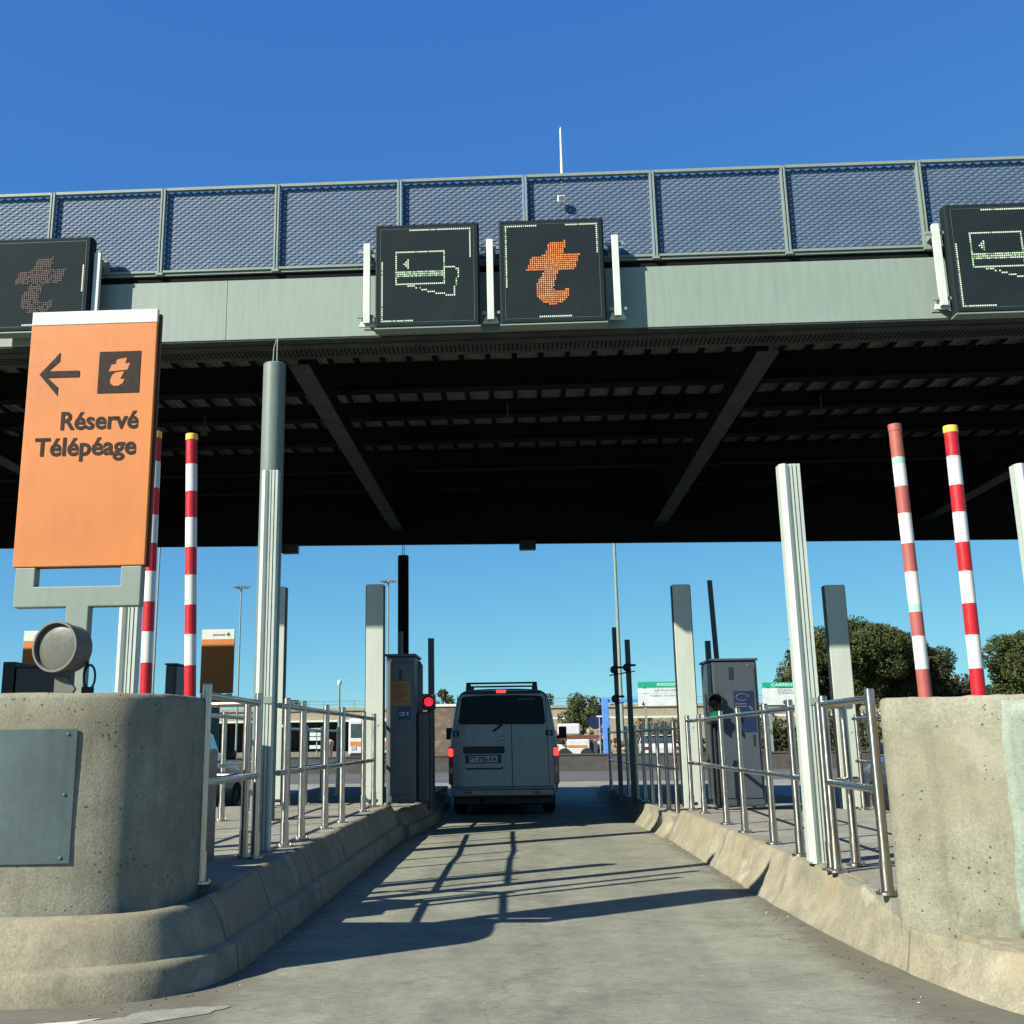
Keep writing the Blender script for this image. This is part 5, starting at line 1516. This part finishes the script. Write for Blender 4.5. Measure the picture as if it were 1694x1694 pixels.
# direction signs
def direction_sign(x0, x1, y, z0, z1, lines, label, arrows):
    t = thing('direction_sign', label, 'road sign', ((x0+x1)/2, y, 0), 'green and white direction signs beyond the plaza')
    h = z1-z0
    zg = z1-h*0.235
    mb = MB(); mb.box((x0, y, zg), (x1, y+0.06, z1)); gh = mb.build('header', M['signgreen'], t, bev=0.01)
    w = x1-x0; xm = (x0+x1)/2
    mb = MB(); put_text(mb, lines[0], xm-w*lines[1]/2, xm+w*lines[1]/2, zg+h*0.065, h*0.115, y-0.006, 0, 0.03); mb.build('lettering', M['signwhite'], gh, fixn=False)
    mb = MB(); 
    zz = zg-h*0.02
    for (txt, frac, hh, cap) in lines[2]:
        mb.box((x0, y, zz-h*hh), (x1, y+0.06, zz-h*0.015)); zz -= h*hh
    pn = mb.build('panel', M['signwhite'], t, bev=0.008)
    mb = MB(); zz = zg-h*0.02
    for (txt, frac, hh, cap) in lines[2]:
        for k, (s, f) in enumerate(zip(txt, frac)):
            zb = zz-h*0.035-(k+1)*h*cap*1.25
            put_text(mb, s, xm-w*f/2, xm+w*f/2, zb, h*cap, y-0.006, 0, 0.0)
        zz -= h*hh
    mb.build('lettering', M['plate'], pn, fixn=False)
    mb = MB()
    for ax in arrows:
        a = x0+w*ax; s = h*0.11
        mb.prism([(a, z0+h*0.03), (a-s*0.9, z0+h*0.03+s), (a-s*0.2, z0+h*0.03+s*0.75), (a-s*0.2, z0+h*0.03+s*1.6), (a+s*0.2, z0+h*0.03+s*1.6), (a+s*0.2, z0+h*0.03+s*0.75), (a+s*0.9, z0+h*0.03+s)], y-0.008, y-0.001)
    mb.build('arrow', M['signdark'], pn)
    for a in (0.12, 0.88):
        mb = MB(); mb.box((x0+w*a-0.06, y+0.065, 0), (x0+w*a+0.06, y+0.15, z1-0.1)); mb.build('leg', M['framegreen'], t)
    return t
direction_sign(5.93, 8.9, 60, 2.74, 4.0, ('AVIGNON', 0.36, ((('LE PONTET',), (0.42,), 0.22, 0.085), (('Vedène  Commercial',), (0.62,), 0.5, 0.07))), 'direction sign headed AVIGNON left of the off-white square post', (0.08, 0.84))
direction_sign(12.27, 14.9, 60, 2.74, 3.88, ('CARPENTRAS', 0.66, ((('SORGUES', 'ORANGE'), (0.42, 0.38), 0.75, 0.095),)), 'direction sign headed CARPENTRAS right of the dark ticket cabinet', (0.4,))

# blue portal frame and round blue sign
t = thing('height_gauge', 'blue painted portal frame over the exit road right of the van', 'portal', (5, 60, 0))
mb = MB(); mb.box((4.05, 60, 0), (4.38, 60.3, 3.2)); mb.build('post', M['blueframe'], t, bev=0.02)
mb = MB(); mb.box((8.6, 60.0, 0), (8.9, 60.3, 2.9)); mb.build('post', M['blueframe'], t, bev=0.02)
mb = MB(); mb.box((4.39, 60.05, 2.98), (8.9, 60.25, 3.16)); mb.build('crossbar', M['blueframe'], t, bev=0.02)
t = thing('round_sign', 'round dark blue road sign on a thin pole left of the blue portal', 'road sign', (3.74, 58, 0))
mb = MB(); mb.lathe([(0.001, 0), (0.34, 0), (0.35, 0.015), (0.34, 0.03), (0.001, 0.03)], (3.55, 58, 1.98), (0, 1, 0), 32); mb.build('disc', M['navyfilm'], t, smooth=40)
mb = MB(); mb.cyl((3.76, 57.9, 0), (3.76, 57.9, 2.25), 0.035, n=10); mb.build('pole', M['framegreen'], t, smooth=40)
mb = MB(); mb.box((3.62, 57.86, 2.2), (3.9, 57.94, 2.28)); mb.build('top_arm', M['whitepaint'], t, bev=0.02)

# tall masts and lamps far away
def mast(x, y, z1, r, label, head=True):
    t = thing('light_mast', label, 'light mast', (x, y, 0))
    mb = MB(); mb.cyl((x, y, 0), (x, y, z1), r*1.5, r, n=10); mb.build('pole', M['framegreen'], t, smooth=40)
    if head:
        mb = MB()
        for k in range(6):
            a = k*math.pi/3
            p = (x+0.62*math.cos(a), y+0.62*math.sin(a), z1+0.12)
            mb.cyl((x, y, z1-0.1), p, 0.04, n=6); mb.box((p[0]-0.2, p[1]-0.2, p[2]-0.05), (p[0]+0.2, p[1]+0.2, p[2]+0.08))
        mb.build('lamp_ring', M['columngreen'], t)
    return t
mast(-27.45, 110, 16.0, 0.07, 'tall floodlight mast with ring of lamps between orange sign and grey column')
mast(-12.9, 110, 16.3, 0.065, 'tall floodlight mast rising just right of the left square post')
mast(-35.8, 110, 24.0, 0.08, 'thin bare mast between the two striped arms on the left', head=False)
mast(9.25, 110, 24.0, 0.13, 'thin pale pole rising up to the canopy right of the van', head=False)
t = thing('street_lamp', 'small street lamp above the left railing in the far distance', 'street lamp', (-9.6, 60, 0))
mb = MB(); mb.cyl((-9.6, 60, 0), (-9.6, 60, 4.0), 0.075, 0.055, n=10); mb.build('pole', M['framegreen'], t, smooth=40)
mb = MB(); mb.lathe([(0.05, 0), (0.11, 0.08), (0.13, 0.22), (0.08, 0.32), (0.001, 0.34)], (-9.6, 60, 4.0), n=16); mb.build('lamp_head', M['signwhite'], t, smooth=50)
t = thing('waste_bin', 'small pinkish bin standing beyond the left railing', 'bin', (-10.1, 60, 0))
mb = MB(); mb.lathe([(0.001, 0), (0.16, 0), (0.2, 0.75), (0.24, 0.8), (0.24, 1.0), (0.1, 1.1), (0.001, 1.1)], (-10.1, 60, 0.2), n=20); mb.build('barrel', M['pink'], t, smooth=40)

# white truck and rubble right of the van
t = thing('work_truck', 'white works truck parked beyond the plaza right of the van', 'truck', (2.6, 60, 0))
mb = MB(); mb.box((2.2, 60, 0.25), (3.35, 62, 1.15)); mb.build('cab', M['carwhite'], t, bev=0.06)
mb = MB(); mb.box((2.2, 59.98, 0.75), (3.2, 59.998, 0.86)); mb.build('stripe', M['orange'], t)
mb = MB(); mb.box((0.9, 60.6, 0.5), (2.15, 62, 0.9)); mb.build('bed', M['carwhite'], t, bev=0.03)
mb = MB(); mb.box((1.6, 60.1, 1.16), (4.0, 60.4, 1.36)); mb.build('boom', M['brown'], t, bev=0.02)
mb = MB(); mb.box((1.75, 60.3, 1.38), (2.9, 61.4, 1.95)); mb.build('upper_body', M['carwhite'], t, bev=0.08)
mb = MB(); mb.box((3.36, 60.2, 0.2), (3.75, 61.8, 1.05)); mb.build('tool_box', M['cabinetdark'], t, bev=0.03)
for wx in (2.05, 3.2):
    mb = MB(); mb.lathe([(0.001, -0.14), (0.32, -0.14), (0.36, -0.08), (0.36, 0.08), (0.32, 0.14), (0.001, 0.14)], (wx, 59.95, 0.36), (0, 1, 0), 20); mb.build('wheel', M['rubber'], t, smooth=40)

def rubble(cx, cy, w, h, n, seed, label):
    rr = random.Random(seed); mb = MB()
    for i in range(n):
        f = rr.random(); x = cx+(rr.random()-0.5)*w; hh = h*max(0.1, 1-abs(x-cx)/(w*0.6)); z = rr.random()*hh; y = cy+rr.uniform(-0.8, 0.8)*(1-z/h*0.7)
        s = rr.uniform(0.12, 0.34); k = len(mb.v)
        for (a, b, c) in ((1, 0, 0), (-1, 0, 0), (0, 1, 0), (0, -1, 0), (0, 0, 1), (0, 0, -1), (0.6, 0.6, 0.6), (-0.6, -0.6, 0.6)):
            q = s*rr.uniform(0.6, 1.3); mb.v.append((x+a*q, y+b*q, max(0, z)+c*q*0.8))
        for fc in ((0, 2, 6), (6, 2, 4), (0, 6, 4), (2, 1, 4), (1, 7, 4), (7, 3, 4), (1, 3, 7), (3, 0, 4), (0, 5, 2), (2, 5, 1), (1, 5, 3), (3, 5, 0)):
            mb.f.append(tuple(k+q for q in fc)); mb.mi.append(0)
    o = mb.build('rubble_heap', M['rock'])
    tag(o, label, 'rubble', kind='stuff'); return o
rubble(4.0, 63.5, 3.2, 2.1, 220, 3, 'heap of pale rubble behind the white works truck')
rubble(6.9, 64, 4.2, 1.4, 160, 4, 'low heap of pale rubble under the direction sign')

# ------------------------------------------------------------------ vegetation
def leaf_cloud(rs, clumps, nper, size, squash=0.8):
    V = []; F = []
    for (c, rad) in clumps:
        n = max(12, int(nper*rad*rad))
        d = rs.normal(size=(n, 3)); d /= np.linalg.norm(d, axis=1)[:, None]
        r = rad*(0.55+0.5*rs.random(n)**0.6)
        p = np.array(c)+d*r[:, None]*np.array([1, 1, squash])
        u = rs.normal(size=(n, 3)); u /= np.linalg.norm(u, axis=1)[:, None]
        w = np.cross(u, d+0.6*rs.normal(size=(n, 3))); w /= (np.linalg.norm(w, axis=1)[:, None]+1e-9)
        s = size*(0.6+0.8*rs.random(n))[:, None]
        q = np.stack([p-u*s, p+w*s*0.5, p+u*s, p-w*s*0.5], axis=1)
        k = len(V); V.extend(map(tuple, q.reshape(-1, 3)))
        F.extend([(k+4*i, k+4*i+1, k+4*i+2, k+4*i+3) for i in range(n)])
    return V, F

def tree(name, label, x, y, crown, nper, size, mat, seed, trunk_h, trunk_r, group=None, squash=0.75):
    """crown: list of ellipsoids (dx, dy, z, rx, ry, rz, n_clumps, clump_r)"""
    rs = np.random.default_rng(seed)
    t = thing(name, label, 'tree', (x, y, 0), group)
    clumps = []
    for (dx, dy, z, rx, ry, rz, n, cr) in crown:
        for i in range(n):
            d = rs.normal(size=3); d /= np.linalg.norm(d)
            f = 0.55+0.45*rs.random()
            clumps.append(((x+dx+d[0]*rx*f, y+dy+d[1]*ry*f, z+d[2]*rz*f), cr*(0.65+0.7*rs.random())))
    V, F = leaf_cloud(rs, clumps, nper, size, squash)
    mb = MB(); mb.v = V; mb.f = F; mb.mi = [0]*len(F)
    mb.build('crown', mat, t, fixn=False)
    mb = MB()
    zc = min(c[2] for c in crown)
    mb.tube([(x, y, -0.05), (x+0.08, y, trunk_h*0.5), (x-0.05, y+0.1, trunk_h), (x, y, trunk_h+1.0)], [trunk_r, trunk_r*0.85, trunk_r*0.7, trunk_r*0.35], 12)
    for i in range(min(16, len(clumps))):
        c = clumps[int(rs.integers(len(clumps)))][0]
        mid = (x*0.5+c[0]*0.5, y*0.5+c[1]*0.5, trunk_h*0.55+c[2]*0.45)
        mb.tube([(x, y, trunk_h*0.85), mid, c], [trunk_r*0.45, trunk_r*0.28, trunk_r*0.1], 7)
    mb.build('trunk', M['bark'], t, smooth=60)
    return t
PG = 'umbrella pines on the right'
tree('pine_tree', 'broad umbrella pine behind the faded barrier arm, largest of the pines', 20.3, 72, [(0, 0, 6.0, 3.9, 3.5, 1.55, 60, 0.85), (0.3, 0, 6.9, 2.2, 2.5, 0.9, 30, 0.75), (-1.2, 0, 4.6, 3.2, 3.0, 1.5, 40, 0.8)], 800, 0.09, M['pine'], 1, 3.2, 0.3, PG)
tree('pine_tree', 'narrow pine lobe at the left of the pine group behind the white ribbed post', 16.7, 71, [(0, 0, 5.4, 0.95, 1.3, 1.0, 18, 0.6), (0.1, 0, 4.3, 0.9, 1.2, 0.8, 12, 0.55)], 340, 0.14, M['pine'], 2, 2.8, 0.2, PG)
tree('pine_tree', 'darker pine between the two striped arms on the right', 25.0, 75, [(0, 0, 5.5, 2.2, 2.4, 1.5, 36, 0.75), (-0.3, 0, 6.6, 1.1, 1.3, 0.8, 12, 0.55), (0.4, 0, 3.8, 2.2, 2.2, 1.3, 26, 0.75)], 800, 0.09, M['pinedark'], 3, 2.6, 0.26, PG)
tree('pine_tree', 'pine at the right edge beyond the bright striped arm', 31.0, 72, [(0, 0, 5.2, 3.1, 3.0, 1.5, 46, 0.8), (0.2, 0, 6.1, 1.6, 1.8, 0.8, 16, 0.7), (0, 0, 3.6, 3.0, 2.6, 1.2, 30, 0.75)], 800, 0.09, M['pine'], 4, 2.8, 0.28, PG)
tree('pine_tree', 'low dark pine filling the gap behind the right-hand block', 27.5, 82, [(0, 0, 3.6, 4.5, 2.4, 1.6, 40, 0.9)], 260, 0.17, M['pinedark'], 14, 1.6, 0.2, PG)
tree('evergreen_tree', 'round dark evergreen tree beyond the van to its right', 4.45, 84, [(0, 0, 3.2, 1.3, 1.3, 1.5, 34, 0.5), (-0.5, 0, 2.1, 1.3, 1.2, 1.0, 20, 0.5), (1.2, 0, 2.6, 0.8, 0.9, 0.8, 12, 0.42)], 480, 0.10, M['leafdark'], 5, 1.4, 0.16)
tree('cypress_tree', 'small pointed dark cypress left of the van roof', -8.3, 120, [(0, 0, 5.0, 0.7, 0.7, 1.2, 14, 0.4), (0, 0, 6.0, 0.4, 0.4, 0.6, 6, 0.3), (0.9, 0, 5.0, 0.3, 0.3, 1.0, 6, 0.3), (-1.0, 0, 4.6, 0.6, 0.6, 0.6, 8, 0.4)], 420, 0.12, M['leafdark'], 6, 3.0, 0.15)
tree('cypress_tree', 'small dark tree just right of the van roof by the bridge rail', 3.2, 170, [(0, 0, 6.6, 1.0, 1.0, 1.2, 14, 0.6)], 260, 0.18, M['pinedark'], 7, 4.0, 0.2)
def shrub(name, label, x, y, w, h, mat, seed, size, nper, n=16):
    rs = np.random.default_rng(seed)
    clumps = [((x+(rs.random()-0.5)*w, y+(rs.random()-0.5)*1.2, h*(0.2+0.6*rs.random())), h*0.28*(0.7+0.6*rs.random())) for _ in range(n)]
    V, F = leaf_cloud(rs, clumps, nper, size)
    t = thing(name, label, 'bush', (x, y, 0))
    mb = MB(); mb.v = V; mb.f = F; mb.mi = [0]*len(F); mb.build('foliage', mat, t, fixn=False)
    mb = MB()
    for c, r in clumps[:10]: mb.tube([(x+(c[0]-x)*0.5, y, 0), c], [0.05, 0.02], 6)
    mb.build('stems', M['bark'], t)
    return t
shrub('bush', 'dry twiggy bush under the AVIGNON sign', 7.2, 61.5, 2.8, 2.4, M['scrub'], 3, 0.05, 900)
shrub('bush', 'dark green hedge beyond the shaded right railing', 6.9, 57, 3.6, 1.25, M['leafdark'], 4, 0.07, 1400, 22)
shrub('bush', 'dark bush below the CARPENTRAS sign', 13.0, 60.6, 3.2, 2.3, M['pinedark'], 5, 0.09, 420, 22)
shrub('bush', 'dark bush behind the far right railing', 18.0, 60, 6.0, 2.6, M['pinedark'], 6, 0.1, 320, 30)
shrub('bush', 'small bush at the foot of the bridge right of the van', 2.3, 96, 2.2, 2.4, M['leafdark'], 8, 0.1, 400, 14)
# cars parked past the hedge
make_car('far_car', 'white car parked beyond the right railing near the hedge', 'car', (6.4, 55, 0.0), M['carwhite'], H=1.3)
